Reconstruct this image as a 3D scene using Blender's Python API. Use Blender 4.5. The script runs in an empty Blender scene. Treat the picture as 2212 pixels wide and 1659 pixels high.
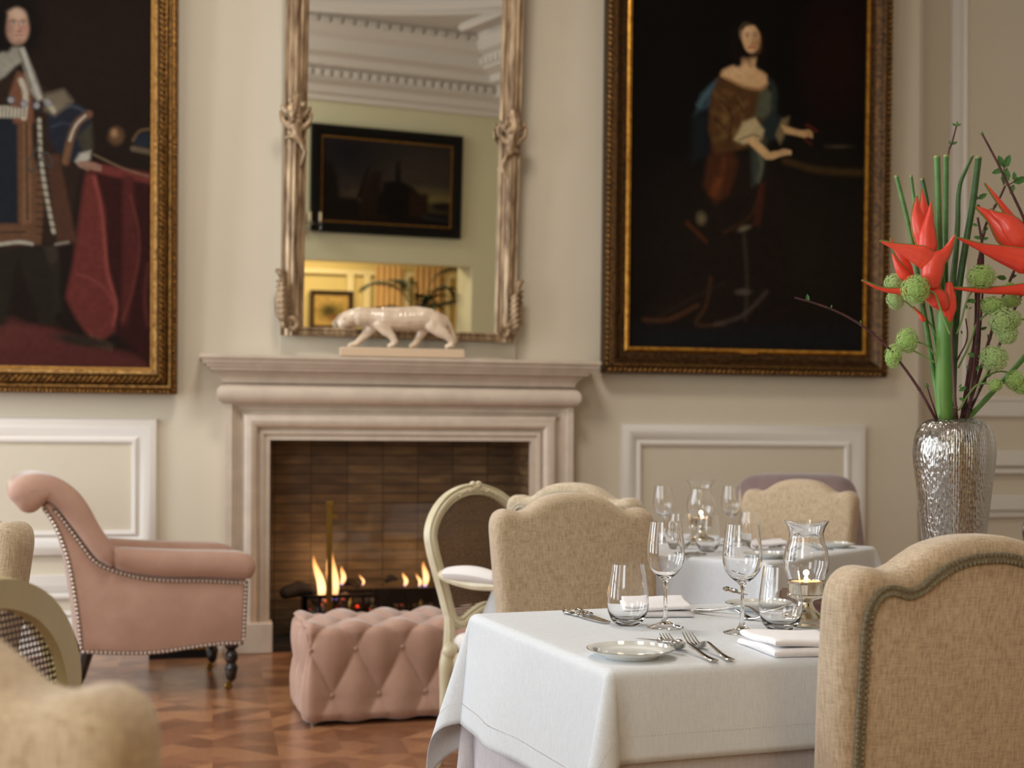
import bpy, bmesh, math, random
import numpy as np
from math import sin, cos, tan, pi, radians, atan2, sqrt, hypot, floor, exp
from mathutils import Vector, Matrix

# ---------------------------------------------------------------- camera
FPX, CX, HY, EYE, YAW, ROLL = 2790.0, 1106.0, 960.0, 1.11, radians(13), 0.0045
scene = bpy.context.scene
COL = scene.collection

cam_data = bpy.data.cameras.new('camera')
cam = bpy.data.objects.new('camera', cam_data)
COL.objects.link(cam)
scene.camera = cam
cam_data.sensor_width = 36.0
cam_data.lens = 36.0 * FPX / 2212.0
cam_data.shift_y = (HY - 829.5) / 2212.0
cam_data.clip_start = 0.05
cam_data.dof.use_dof = True
cam_data.dof.focus_distance = 2.55
cam_data.dof.aperture_fstop = 4.3
_R = Vector((cos(YAW), -sin(YAW), 0)); _F = Vector((sin(YAW), cos(YAW), 0)); _U = Vector((0, 0, 1))
_r2 = _R * cos(ROLL) + _U * sin(ROLL); _u2 = -_R * sin(ROLL) + _U * cos(ROLL)
m = Matrix((( _r2.x, _u2.x, -_F.x, 0), (_r2.y, _u2.y, -_F.y, 0), (_r2.z, _u2.z, -_F.z, EYE), (0, 0, 0, 1)))
cam.matrix_world = m

# ---------------------------------------------------------------- world, daylight, exposure
world = bpy.data.worlds.new('world'); scene.world = world; world.use_nodes = True
wn = world.node_tree.nodes; wn.clear()
bg = wn.new('ShaderNodeBackground'); wo = wn.new('ShaderNodeOutputWorld')
bg.inputs[0].default_value = (0.80, 0.90, 1.0, 1); bg.inputs[1].default_value = 1.6
world.node_tree.links.new(bg.outputs[0], wo.inputs[0])
scene.view_settings.view_transform = 'Standard'
scene.view_settings.look = 'None'
scene.view_settings.gamma = 1.0
scene.view_settings.use_curve_mapping = False
scene.view_settings.exposure = 0.0

def area(name, loc, direction, sx, sy, power, color, spread=pi):
    l = bpy.data.lights.new(name, 'AREA'); l.shape = 'RECTANGLE'; l.size = sx; l.size_y = sy
    l.energy = power; l.color = color; l.spread = spread
    o = bpy.data.objects.new(name, l); COL.objects.link(o)
    o.location = loc; o.rotation_euler = Vector(direction).to_track_quat('-Z', 'Y').to_euler()
    return o
ROOM_X0 = -3.6
WIN_Y = [(-1.35, -0.15), (0.75, 1.95), (2.85, 4.05), (4.95, 6.15)]
for i, (a, b) in enumerate(WIN_Y):
    area('window_daylight', (ROOM_X0 - 0.12, (a + b) / 2, 2.0), (1, 0, -0.12), 1.15, 2.9, (17, 25, 70, 128)[i], (0.87, 0.94, 1.0))
# added fill lights under the dining room ceiling, without fittings, and lamps of the room through the opening
def point(name, loc, power, color, size=0.25):
    l = bpy.data.lights.new(name, 'POINT'); l.energy = power; l.color = color; l.shadow_soft_size = size
    o = bpy.data.objects.new(name, l); COL.objects.link(o); o.location = loc
    return o
area('ceiling_fill', (0.5, 4.2, 4.75), (0, 0.12, -1), 0.9, 0.9, 78, (1.0, 0.92, 0.84))  # added fill, brightens the upper fireplace wall
area('ceiling_fill', (-1.2, 0.4, 4.75), (0.5, -0.8, -0.7), 0.9, 0.9, 70, (1.0, 0.93, 0.82))  # added fill, aimed back to brighten the wall seen in the mirror
area('rear_fill_light', (-2.3, -0.75, 1.9), (0.25, 1, -0.05), 1.3, 2.2, 64, (0.92, 0.96, 1.0))  # added neutral fill for faces towards the camera; wall behind has no opening
area('anteroom_lamp', (1.6, -3.6, 2.8), (0, 0, -1), 1.6, 0.8, 85, (1.0, 0.80, 0.48))

# ---------------------------------------------------------------- pixel helpers (the frame is 2212 x 1659)
def ray(px, py):
    dx = px - CX; dy = HY - py
    u = (dx * cos(ROLL) - dy * sin(ROLL)) / FPX; v = (dx * sin(ROLL) + dy * cos(ROLL)) / FPX
    return Vector((u * cos(YAW) + sin(YAW), -u * sin(YAW) + cos(YAW), v))
EYEV = Vector((0, 0, EYE))
def dep(px, py, d): return EYEV + ray(px, py) * d
def ony(px, py, Y):
    r = ray(px, py); return EYEV + r * (Y / r.y)
def onz(px, py, Z):
    r = ray(px, py); return EYEV + r * ((Z - EYE) / r.z)
def proj(p):
    q = Vector(p) - EYEV; z = q.dot(_F); u = q.dot(_R) / z * FPX; v = q.z / z * FPX
    return (CX + u * cos(ROLL) + v * sin(ROLL), HY - (v * cos(ROLL) - u * sin(ROLL)))
def cam2w(x, z, h=0.0): return Vector((x * cos(YAW) + z * sin(YAW), -x * sin(YAW) + z * cos(YAW), h))
def onplane(px, py, p0, n):
    r = ray(px, py); n = Vector(n); return EYEV + r * ((Vector(p0) - EYEV).dot(n) / r.dot(n))

# ---------------------------------------------------------------- objects
def tag(o, label=None, cat=None, group=None, kind=None):
    if label: o['label'] = label
    if cat: o['category'] = cat
    if group: o['group'] = group
    if kind: o['kind'] = kind
    return o
def thing(name, label, cat, loc=(0, 0, 0), rz=0.0, group=None, rx=0.0):
    o = bpy.data.objects.new(name, None); COL.objects.link(o)
    o.location = loc; o.rotation_euler = (rx, 0, rz); o.empty_display_size = 0.1
    return tag(o, label, cat, group)
def copy_tree(o, parent=None):
    c = o.copy(); COL.objects.link(c)
    if parent: c.parent = parent
    for ch in list(o.children): copy_tree(ch, c)
    return c

class MB:
    def __init__(s): s.v = []; s.f = []; s.uv = None
    def add(s, vs, fs):
        b = len(s.v); s.v += [tuple(p) for p in vs]; s.f += [tuple(i + b for i in f) for f in fs]; return s
    def box(s, x0, x1, y0, y1, z0, z1, M=None):
        vs = [Vector((x, y, z)) for z in (z0, z1) for y in (y0, y1) for x in (x0, x1)]
        if M is not None: vs = [M @ p for p in vs]
        return s.add(vs, [(0, 2, 3, 1), (4, 5, 7, 6), (0, 1, 5, 4), (2, 6, 7, 3), (0, 4, 6, 2), (1, 3, 7, 5)])
    def lathe(s, prof, n=32, c=(0, 0, 0), M=None, sq=1.0, loop=False):
        if loop: prof = list(prof) + [prof[0]]
        vs = []; fs = []
        for r, z in prof:
            for k in range(n):
                a = 2 * pi * k / n
                p = Vector((c[0] + r * cos(a), c[1] + r * sin(a) * sq, c[2] + z))
                vs.append(M @ p if M is not None else p)
        for i in range(len(prof) - 1):
            for k in range(n):
                k2 = (k + 1) % n
                fs.append((i * n + k, i * n + k2, (i + 1) * n + k2, (i + 1) * n + k))
        if loop: return s.add(vs, fs)
        if prof[0][0] > 1e-6: fs.append(tuple(range(n))[::-1])
        if prof[-1][0] > 1e-6: fs.append(tuple((len(prof) - 1) * n + k for k in range(n)))
        return s.add(vs, fs)
    def tube(s, path, radii, n=8, flat=1.0, flatdir=None, closed=False, caps=True):
        P = [Vector(p) for p in path]; N = len(P)
        if not hasattr(radii, '__len__'): radii = [radii] * N
        vs = []; fs = []; up = None
        for i in range(N):
            if closed: t = P[(i + 1) % N] - P[i - 1]
            else: t = P[min(i + 1, N - 1)] - P[max(i - 1, 0)]
            if t.length < 1e-9: t = Vector((0, 0, 1))
            t.normalize()
            if flatdir is not None:
                b = Vector(flatdir); b = (b - t * b.dot(t))
                if b.length < 1e-6: b = t.orthogonal()
                b.normalize()
            else:
                if up is None: up = t.orthogonal().normalized()
                up = (up - t * up.dot(t))
                if up.length < 1e-6: up = t.orthogonal()
                up.normalize(); b = up
            a = t.cross(b)
            for k in range(n):
                th = 2 * pi * k / n
                vs.append(P[i] + a * (cos(th) * radii[i]) + b * (sin(th) * radii[i] * flat))
        for i in range(N if closed else N - 1):
            j = (i + 1) % N
            for k in range(n):
                k2 = (k + 1) % n
                fs.append((i * n + k, i * n + k2, j * n + k2, j * n + k))
        if caps and not closed:
            fs.append(tuple(range(n))[::-1]); fs.append(tuple((N - 1) * n + k for k in range(n)))
        return s.add(vs, fs)
    def sphere(s, c, r, n=10, m=7, M=None):
        c = Vector(c); rr = r if hasattr(r, '__len__') else (r, r, r)
        vs = [Vector((0, 0, -1))]; fs = []
        for i in range(1, m):
            ph = -pi / 2 + pi * i / m
            for k in range(n):
                a = 2 * pi * k / n; vs.append(Vector((cos(ph) * cos(a), cos(ph) * sin(a), sin(ph))))
        vs.append(Vector((0, 0, 1)))
        for k in range(n): fs.append((0, 1 + (k + 1) % n, 1 + k))
        for i in range(m - 2):
            for k in range(n):
                a = 1 + i * n + k; b = 1 + i * n + (k + 1) % n; fs.append((a, b, b + n, a + n))
        L = len(vs) - 1; o = 1 + (m - 2) * n
        for k in range(n): fs.append((o + k, o + (k + 1) % n, L))
        out = []
        for p in vs:
            q = Vector((p.x * rr[0], p.y * rr[1], p.z * rr[2]))
            if M is not None: q = M @ q
            out.append(q + c)
        return s.add(out, fs)
    def rings(s, R, close=True, cap0=False, cap1=False):
        n = len(R[0]); fs = []
        for i in range(len(R) - 1):
            for k in range(n if close else n - 1):
                k2 = (k + 1) % n
                fs.append((i * n + k, i * n + k2, (i + 1) * n + k2, (i + 1) * n + k))
        if cap0: fs.append(tuple(range(n))[::-1])
        if cap1: fs.append(tuple((len(R) - 1) * n + k for k in range(n)))
        return s.add([p for r in R for p in r], fs)
    def grid(s, nu, nv, fn):
        vs = [fn(i / nu, j / nv) for j in range(nv + 1) for i in range(nu + 1)]
        fs = [(j * (nu + 1) + i, j * (nu + 1) + i + 1, (j + 1) * (nu + 1) + i + 1, (j + 1) * (nu + 1) + i) for j in range(nv) for i in range(nu)]
        return s.add(vs, fs)
    def frame(s, w, h, prof, x0=0.0, z0=0.0, back=0.0):
        """mitred frame in XZ; prof = (outward offset from the inner edge, height towards -Y)"""
        R = []
        for o, d in prof:
            R.append([Vector((x0 - o, -d + back, z0 - o)), Vector((x0 + w + o, -d + back, z0 - o)),
                      Vector((x0 + w + o, -d + back, z0 + h + o)), Vector((x0 - o, -d + back, z0 + h + o))])
        return s.rings(R)
    def prism(s, out, to3, t0, t1, r=0.0, steps=3):
        """2-D closed outline extruded t0..t1 with rounded rims; to3(a, b, t) -> point"""
        A = area2(out); O = out if A > 0 else out[::-1]
        R = []
        lv = []
        if r > 0:
            for k in range(steps + 1):
                a = pi / 2 * k / steps; lv.append((r * (1 - sin(a)), t0 + r * (1 - cos(a))))
            for k in range(steps + 1):
                a = pi / 2 * k / steps; lv.append((r * (1 - cos(a)), t1 - r * (1 - sin(a))))
        else: lv = [(0, t0), (0, t1)]
        for ins, t in lv:
            R.append([Vector(to3(p[0], p[1], t)) for p in inset(O, ins)])
        return s.rings(R, True, True, True)
    def build(s, name, mat=None, parent=None, smooth=True, sub=0, loc=None, auto=None, bevel=0.0):
        me = bpy.data.meshes.new(name); me.from_pydata([tuple(p) for p in s.v], [], s.f); me.update()
        bm = bmesh.new(); bm.from_mesh(me)
        bmesh.ops.recalc_face_normals(bm, faces=bm.faces); bm.to_mesh(me); bm.free()
        if smooth:
            me.polygons.foreach_set('use_smooth', [True] * len(me.polygons))
            try: me.set_sharp_from_angle(angle=radians(auto if auto else 38))
            except Exception: pass
        o = bpy.data.objects.new(name, me); COL.objects.link(o)
        if mat: me.materials.append(mat)
        if parent: o.parent = parent
        if loc: o.location = loc
        if bevel:
            b = o.modifiers.new('bevel', 'BEVEL'); b.width = bevel; b.segments = 2; b.limit_method = 'ANGLE'
        if sub:
            md = o.modifiers.new('sub', 'SUBSURF'); md.levels = sub; md.render_levels = sub
        return o

def area2(P): return sum(P[i - 1][0] * P[i][1] - P[i][0] * P[i - 1][1] for i in range(len(P))) / 2
def inset(P, d):
    if d == 0: return list(P)
    n = len(P); out = []
    for i in range(n):
        a = P[i - 1]; b = P[i]; c = P[(i + 1) % n]
        e1 = Vector((b[0] - a[0], b[1] - a[1])); e2 = Vector((c[0] - b[0], c[1] - b[1]))
        if e1.length < 1e-9: e1 = e2
        if e2.length < 1e-9: e2 = e1
        e1.normalize(); e2.normalize()
        n1 = Vector((-e1.y, e1.x)); n2 = Vector((-e2.y, e2.x)); nn = n1 + n2
        if nn.length < 1e-6: nn = n1
        nn.normalize(); k = max(0.45, nn.dot(n1))
        out.append((b[0] + nn.x * d / k, b[1] + nn.y * d / k))
    return out
def spline(P, n=8, closed=False):
    """Catmull-Rom through points of any dimension"""
    P = [Vector(p) for p in P]; N = len(P); out = []
    for i in range(N if closed else N - 1):
        p0 = P[i - 1] if (closed or i > 0) else P[0]; p1 = P[i]; p2 = P[(i + 1) % N]
        p3 = P[(i + 2) % N] if (closed or i + 2 < N) else P[N - 1]
        for k in range(n):
            t = k / n
            out.append(0.5 * ((2 * p1) + (p2 - p0) * t + (2 * p0 - 5 * p1 + 4 * p2 - p3) * t * t + (3 * p1 - p0 - 3 * p2 + p3) * t ** 3))
    if not closed: out.append(P[-1])
    return out
def bulk(name, chains, mat, parent=None, voxel=0.004, smooth=6, n=10):
    """one continuous body grown from overlapping tapered chains of (point, radius)"""
    b = MB()
    for ch in chains:
        for i in range(len(ch) - 1):
            (p, r), (q, s) = ch[i], ch[i + 1]; p = Vector(p); q = Vector(q)
            rp = r if hasattr(r, '__len__') else (r, r, r); rq = s if hasattr(s, '__len__') else (s, s, s)
            k = max(1, int((q - p).length / (0.35 * max(0.0015, min(min(rp), min(rq))))))
            k = min(k, 24)
            for j in range(k + 1):
                t = j / k; b.sphere(p.lerp(q, t), tuple(rp[a] * (1 - t) + rq[a] * t for a in range(3)), n, 7)
        if len(ch) == 1: b.sphere(ch[0][0], ch[0][1], n, 7)
    o = b.build(name, mat, parent, smooth=False)
    md = o.modifiers.new('remesh', 'REMESH'); md.mode = 'VOXEL'; md.voxel_size = voxel; md.use_smooth_shade = True
    if smooth:
        sm = o.modifiers.new('smooth', 'SMOOTH'); sm.iterations = smooth; sm.factor = 0.5
    return o

# ---------------------------------------------------------------- materials
def lin(c):
    return tuple(((x / 12.92) if x <= 0.04045 else ((x + 0.055) / 1.055) ** 2.4) for x in [v / 255.0 for v in c])
def newmat(name):
    m = bpy.data.materials.new(name); m.use_nodes = True; nt = m.node_tree
    return m, nt, nt.nodes['Principled BSDF']
def inp(b, k, v):
    if k in b.inputs: b.inputs[k].default_value = v
def math_(nt, op, a, b=None, c=None):
    n = nt.nodes.new('ShaderNodeMath'); n.operation = op
    for i, x in enumerate((a, b, c)):
        if x is None: continue
        if hasattr(x, 'is_output'): nt.links.new(x, n.inputs[i])
        else: n.inputs[i].default_value = x
    return n.outputs[0]
def mixc(nt, f, a, b, mode='MIX'):
    n = nt.nodes.new('ShaderNodeMix'); n.data_type = 'RGBA'; n.blend_type = mode
    for k, x in ((0, f), (6, a), (7, b)):
        if hasattr(x, 'is_output'): nt.links.new(x, n.inputs[k])
        elif k == 0: n.inputs[0].default_value = x
        else: n.inputs[k].default_value = (*x, 1) if len(x) == 3 else x
    return n.outputs[2]
def coords(nt, kind='Object', scale=(1, 1, 1)):
    t = nt.nodes.new('ShaderNodeTexCoord'); mp = nt.nodes.new('ShaderNodeMapping'); mp.inputs['Scale'].default_value = scale
    nt.links.new(t.outputs[kind], mp.inputs[0]); return mp.outputs[0]
def noise(nt, vec, scale=5, detail=3, rough=0.5):
    n = nt.nodes.new('ShaderNodeTexNoise'); n.inputs['Scale'].default_value = scale; n.inputs['Detail'].default_value = detail
    n.inputs['Roughness'].default_value = rough; nt.links.new(vec, n.inputs['Vector']); return n.outputs[0]
def bump(nt, bs, h, strength=0.3, dist=0.01):
    b = nt.nodes.new('ShaderNodeBump'); b.inputs['Strength'].default_value = strength; b.inputs['Distance'].default_value = dist
    nt.links.new(h, b.inputs['Height']); nt.links.new(b.outputs[0], bs.inputs['Normal'])
def ramp(nt, f, stops):
    r = nt.nodes.new('ShaderNodeValToRGB'); e = r.color_ramp.elements
    while len(e) < len(stops): e.new(0.5)
    for i, (p, c) in enumerate(stops): e[i].position = p; e[i].color = (*c, 1) if len(c) == 3 else c
    nt.links.new(f, r.inputs[0]); return r.outputs[0]
def M(name, c, rough=0.5, metal=0.0, var=0.0, vs=(6, 6, 6), bs=0.0, bscale=60, bdist=0.003, sheen=0.0, spec=0.5, coat=0.0, c2=None, emit=None, es=0.0):
    m, nt, b = newmat(name); c = lin(c)
    inp(b, 'Base Color', (*c, 1)); inp(b, 'Roughness', rough); inp(b, 'Metallic', metal); inp(b, 'Specular IOR Level', spec)
    inp(b, 'Sheen Weight', sheen); inp(b, 'Sheen Roughness', 0.4); inp(b, 'Coat Weight', coat)
    if var or c2:
        f = noise(nt, coords(nt, 'Object', vs), 1.0, 4, 0.6)
        f = ramp(nt, f, [(0.33, (0, 0, 0)), (0.67, (1, 1, 1))])
        d = lin(c2) if c2 else tuple(x * (1 - var) for x in c)
        nt.links.new(mixc(nt, f, d, c), b.inputs['Base Color'])
    if bs:
        bump(nt, b, noise(nt, coords(nt, 'Object'), bscale, 3), bs, bdist)
    if emit: inp(b, 'Emission Color', (*lin(emit), 1)); inp(b, 'Emission Strength', es)
    return m
def fabric(name, ca, cb, streak=(160, 160, 14), fine=900, rough=0.85, sheen=0.35, bs=0.35):
    m, nt, b = newmat(name); inp(b, 'Roughness', rough); inp(b, 'Sheen Weight', sheen); inp(b, 'Sheen Roughness', 0.5); inp(b, 'Specular IOR Level', 0.2)
    f = noise(nt, coords(nt, 'Object', streak), 1.0, 3, 0.6); g = noise(nt, coords(nt, 'Object', (streak[2] * 2, streak[2] * 2, streak[0] * 2)), 1.0, 2, 0.6)
    k = math_(nt, 'ADD', math_(nt, 'MULTIPLY', f, 0.62), math_(nt, 'MULTIPLY', g, 0.38))
    f2 = ramp(nt, k, [(0.38, (0, 0, 0)), (0.64, (1, 1, 1))])
    nt.links.new(mixc(nt, f2, lin(ca), lin(cb)), b.inputs['Base Color'])
    bump(nt, b, math_(nt, 'ADD', k, noise(nt, coords(nt, 'Object'), fine, 2)), bs, 0.002)
    return m

wall_green = M('pale_green_paint', (214, 210, 176), 0.6)
wall_paint = M('wall_paint', (210, 200, 180), 0.6, var=0.03, vs=(0.7, 0.7, 0.7), bs=0.03, bscale=140)
trim_paint = M('white_trim_paint', (222, 216, 208), 0.45)
ceiling_paint = M('ceiling_paint', (205, 198, 190), 0.7)
yellow_paint = M('yellow_room_paint', (208, 188, 128), 0.6)
stone = M('limestone', (206, 190, 172), 0.55, var=0.14, vs=(9, 9, 9), bs=0.12, bscale=45)
gilt = M('aged_gilt', (150, 108, 54), 0.38, 0.85, c2=(58, 38, 20), vs=(60, 60, 60), bs=0.5, bscale=160)
gilt_bright = M('bright_gilt', (196, 146, 62), 0.32, 0.9, c2=(150, 100, 40), vs=(30, 30, 30))
gilt_dark = M('dark_gilt', (96, 66, 32), 0.42, 0.7, c2=(34, 22, 12), vs=(50, 50, 50), bs=0.5, bscale=140)
champagne = M('champagne_gilt', (186, 160, 126), 0.42, 0.35, c2=(92, 66, 42), vs=(34, 34, 5), bs=0.3, bscale=130)
champagne_pale = M('champagne_gilt_pale', (200, 178, 152), 0.42, 0.4, c2=(160, 132, 104), vs=(34, 34, 5))
brass = M('brass', (150, 122, 62), 0.3, 1.0)
black_metal = M('black_iron', (22, 20, 20), 0.5, 0.6)
silver = M('silver', (225, 222, 214), 0.1, 1.0)
steel = M('polished_steel', (205, 203, 198), 0.14, 1.0)
silver_warm = M('silver_plate', (216, 208, 192), 0.13, 1.0)
porcelain = M('white_porcelain', (238, 240, 236), 0.12, coat=0.5)
wax = M('candle_wax', (245, 225, 190), 0.5)
dark_wood = M('dark_turned_wood', (26, 18, 17), 0.22, coat=0.4)
red_wood = M('reddish_wood', (88, 50, 34), 0.35, c2=(58, 26, 20), vs=(8, 90, 90))
linen = fabric('tan_linen', (168, 145, 118), (208, 188, 160), streak=(300, 300, 24))
linen_lit = fabric('lit_tan_linen', (178, 160, 134), (212, 196, 168))  # tan linen made paler: light on the rear chair put into its colour
braid_mat = M('grey_braid', (142, 132, 108), 0.8, c2=(104, 96, 76), vs=(260, 260, 260), bs=0.6, bscale=500)
braid_pale = M('pale_braid', (214, 204, 184), 0.8, c2=(184, 172, 148), vs=(260, 260, 260), bs=0.6, bscale=500)
pink = M('dusty_pink_velvet', (186, 150, 132), 0.75, c2=(172, 136, 118), vs=(5, 5, 5), bs=0.12, bscale=300, sheen=0.6, spec=0.25)
mauve = M('mauve_velvet', (140, 118, 116), 0.75, c2=(118, 98, 98), vs=(5, 5, 5), sheen=0.5, spec=0.25)
nail = M('antique_nail', (214, 200, 186), 0.3, 0.6)
gimp = M('nail_gimp', (112, 88, 78), 0.8)
cloth = fabric('white_damask', (208, 212, 217), (220, 224, 228), streak=(420, 420, 40), fine=1500, rough=0.8, sheen=0.1, bs=0.12)
undercloth = fabric('grey_undercloth', (190, 184, 188), (204, 200, 204), streak=(300, 300, 30), rough=0.85, sheen=0.1, bs=0.12)
napkin_mat = fabric('napkin_linen', (236, 234, 236), (246, 244, 246), streak=(420, 420, 40), fine=1500, rough=0.8, sheen=0.1, bs=0.12)
cream_wood = M('cream_painted_wood', (218, 208, 180), 0.42, c2=(196, 184, 150), vs=(14, 14, 5))
olive_cream = M('olive_cream_wood', (198, 186, 140), 0.4, c2=(184, 172, 126), vs=(14, 14, 5))
seat_white = M('white_cotton', (222, 216, 212), 0.8, sheen=0.3)

def glass_mat(name, tint=(1, 1, 1), ior=1.47, rough=0.0):
    m, nt, b = newmat(name); inp(b, 'Base Color', (*tint, 1)); inp(b, 'Roughness', rough); inp(b, 'IOR', ior); inp(b, 'Transmission Weight', 1.0)
    return m
glass = glass_mat('clear_glass')
def screen_glass():
    m, nt, b = newmat('screen_glass'); nt.nodes.remove(b)
    o = nt.nodes['Material Output']; t = nt.nodes.new('ShaderNodeBsdfTransparent'); g = nt.nodes.new('ShaderNodeBsdfGlossy')
    t.inputs[0].default_value = (0.93, 0.94, 0.93, 1); g.inputs['Roughness'].default_value = 0.02
    f = nt.nodes.new('ShaderNodeFresnel'); f.inputs[0].default_value = 1.45; mx = nt.nodes.new('ShaderNodeMixShader')
    nt.links.new(f.outputs[0], mx.inputs[0]); nt.links.new(t.outputs[0], mx.inputs[1]); nt.links.new(g.outputs[0], mx.inputs[2]); nt.links.new(mx.outputs[0], o.inputs[0])
    return m
pane_glass = screen_glass()
mirror_mat = M('mirror_silvering', (238, 238, 232), 0.015, 1.0)

def parquet():
    m, nt, b = newmat('star_parquet'); v = coords(nt, 'Object', (1 / 0.46, 1 / 0.46, 1))
    s = nt.nodes.new('ShaderNodeSeparateXYZ'); nt.links.new(v, s.inputs[0])
    x, y = s.outputs[0], s.outputs[1]
    fx = math_(nt, 'SUBTRACT', math_(nt, 'FRACT', x), 0.5); fy = math_(nt, 'SUBTRACT', math_(nt, 'FRACT', y), 0.5)
    an = math_(nt, 'ARCTAN2', fy, fx); sec = math_(nt, 'FLOOR', math_(nt, 'MULTIPLY', an, 8 / (2 * pi)))
    r = math_(nt, 'MAXIMUM', math_(nt, 'ABSOLUTE', fx), math_(nt, 'ABSOLUTE', fy))
    ring = math_(nt, 'FLOOR', math_(nt, 'MULTIPLY', math_(nt, 'ADD', math_(nt, 'ABSOLUTE', fx), math_(nt, 'ABSOLUTE', fy)), 2.6))
    cx = math_(nt, 'FLOOR', x); cy = math_(nt, 'FLOOR', y)
    comb = nt.nodes.new('ShaderNodeCombineXYZ')
    nt.links.new(math_(nt, 'ADD', cx, math_(nt, 'MULTIPLY', sec, 0.137)), comb.inputs[0]); nt.links.new(math_(nt, 'ADD', cy, math_(nt, 'MULTIPLY', ring, 0.31)), comb.inputs[1])
    w = nt.nodes.new('ShaderNodeTexWhiteNoise'); w.noise_dimensions = '3D'; nt.links.new(comb.outputs[0], w.inputs['Vector'])
    g = noise(nt, coords(nt, 'Object', (90, 12, 1)), 1.0, 3)
    k = math_(nt, 'ADD', math_(nt, 'MULTIPLY', w.outputs[0], 0.8), math_(nt, 'MULTIPLY', g, 0.3))
    nt.links.new(ramp(nt, k, [(0.1, lin((112, 72, 48))), (0.55, lin((142, 96, 66))), (1.0, lin((172, 124, 86)))]), b.inputs['Base Color'])
    inp(b, 'Roughness', 0.28); inp(b, 'Coat Weight', 0.25); inp(b, 'Coat Roughness', 0.15)
    bump(nt, b, w.outputs[0], 0.06, 0.002)
    return m
parquet_mat = parquet()
def brickmat():
    m, nt, b = newmat('firebox_brick'); br = nt.nodes.new('ShaderNodeTexBrick'); v = coords(nt, 'Object', (1, 1, 1))
    s = nt.nodes.new('ShaderNodeSeparateXYZ'); nt.links.new(v, s.inputs[0]); c = nt.nodes.new('ShaderNodeCombineXYZ')
    nt.links.new(math_(nt, 'ADD', s.outputs[0], s.outputs[1]), c.inputs[0]); nt.links.new(s.outputs[2], c.inputs[1]); nt.links.new(c.outputs[0], br.inputs[0])
    br.offset = 0.0
    br.inputs['Scale'].default_value = 1.0; br.inputs['Brick Width'].default_value = 0.205; br.inputs['Row Height'].default_value = 0.055; br.inputs['Mortar Size'].default_value = 0.0035
    br.inputs['Color1'].default_value = (*lin((92, 72, 50)), 1); br.inputs['Color2'].default_value = (*lin((120, 98, 68)), 1); br.inputs['Mortar'].default_value = (*lin((50, 38, 26)), 1)
    n = noise(nt, coords(nt, 'Object', (6, 6, 30)), 1.0, 4)
    nt.links.new(mixc(nt, ramp(nt, n, [(0.35, (0, 0, 0)), (0.65, (1, 1, 1))]), mixc(nt, 0.6, br.outputs[0], lin((44, 32, 22))), br.outputs[0]), b.inputs['Base Color'])
    inp(b, 'Roughness', 0.45); bump(nt, b, br.outputs[1], 0.3, 0.004); return m
brick = brickmat()

# ================================================================ the room
WY = 7.10                       # plane of the fireplace wall
def struct(name, b, mat, **k):
    o = b.build(name, mat, None, **k); o['kind'] = 'structure'; return o
OPP = lambda x: -1.6 - 0.2493 * (x - 1.0)      # line of the opposite wall
pd = 0.0
struct('floor', MB().box(-6, 8, -7, 8, -0.05, 0), parquet_mat, smooth=False)
CEIL = 5.0
struct('ceiling', MB().box(-6, 8, -7, 8, CEIL, CEIL + 0.1), ceiling_paint, smooth=False)
# fireplace wall with the firebox opening
fx0, fx1, fz1 = 0.28, 1.74, 1.14
b = MB(); b.box(-4, fx0, WY, WY + 0.2, 0, CEIL).box(fx1, 4.174, WY, WY + 0.2, 0, CEIL).box(fx0, fx1, WY, WY + 0.2, fz1, CEIL)
struct('wall_back', b, wall_paint, smooth=False)
b = MB(); b.box(4.174, 7.5, WY + 0.30, WY + 0.5, 0, CEIL).box(4.10, 4.18, WY + 0.02, WY + 0.4, 0, CEIL)
struct('wall_recess', b, wall_paint, smooth=False)
# board behind the mirror
struct('trim_board', MB().box(0.347, 1.653, WY - 0.018, WY, 1.57, 3.95), wall_paint, smooth=False)
# left wall with window openings
b = MB(); ys = [-3.6] + [v for ab in WIN_Y for v in ab] + [WY + 0.2]
for i in range(0, len(ys), 2): b.box(ROOM_X0 - 0.3, ROOM_X0, ys[i], ys[i + 1], 0, CEIL)
for a, c in WIN_Y: b.box(ROOM_X0 - 0.3, ROOM_X0, a, c, 0, 0.45).box(ROOM_X0 - 0.3, ROOM_X0, a, c, 3.6, CEIL)
struct('wall_left', b, wall_paint, smooth=False)
for i, (a, c) in enumerate(WIN_Y):
    b = MB(); X = ROOM_X0 - 0.06
    b.box(X - .03, X + .03, a, a + .06, .45, 3.6).box(X - .03, X + .03, c - .06, c, .45, 3.6).box(X - .03, X + .03, a, c, .45, .52).box(X - .03, X + .03, a, c, 3.53, 3.6)
    b.box(X - .02, X + .02, (a + c) / 2 - .035, (a + c) / 2 + .035, .45, 3.6)
    for z in (1.25, 2.05, 2.85): b.box(X - .02, X + .02, a, c, z - .02, z + .02)
    struct('window_%d' % (i + 1), b, trim_paint, smooth=False)
# right wall
R0 = Vector((3.56, -2.24, 0)); R1 = Vector((5.95, 7.4, 0)); d = (R1 - R0).normalized(); nrm = Vector((d.y, -d.x, 0))
def wallprism(b, p, q, n, t, z0, z1):
    P = [p, q, q + n * t, p + n * t]
    vs = [Vector((v.x, v.y, z)) for z in (z0, z1) for v in P]
    b.add(vs, [(0, 1, 2, 3), (4, 5, 6, 7), (0, 1, 5, 4), (1, 2, 6, 5), (2, 3, 7, 6), (3, 0, 4, 7)]); return b
struct('wall_right', wallprism(MB(), R0, R1, nrm, 0.2, 0, CEIL), wall_paint, smooth=False)
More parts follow.
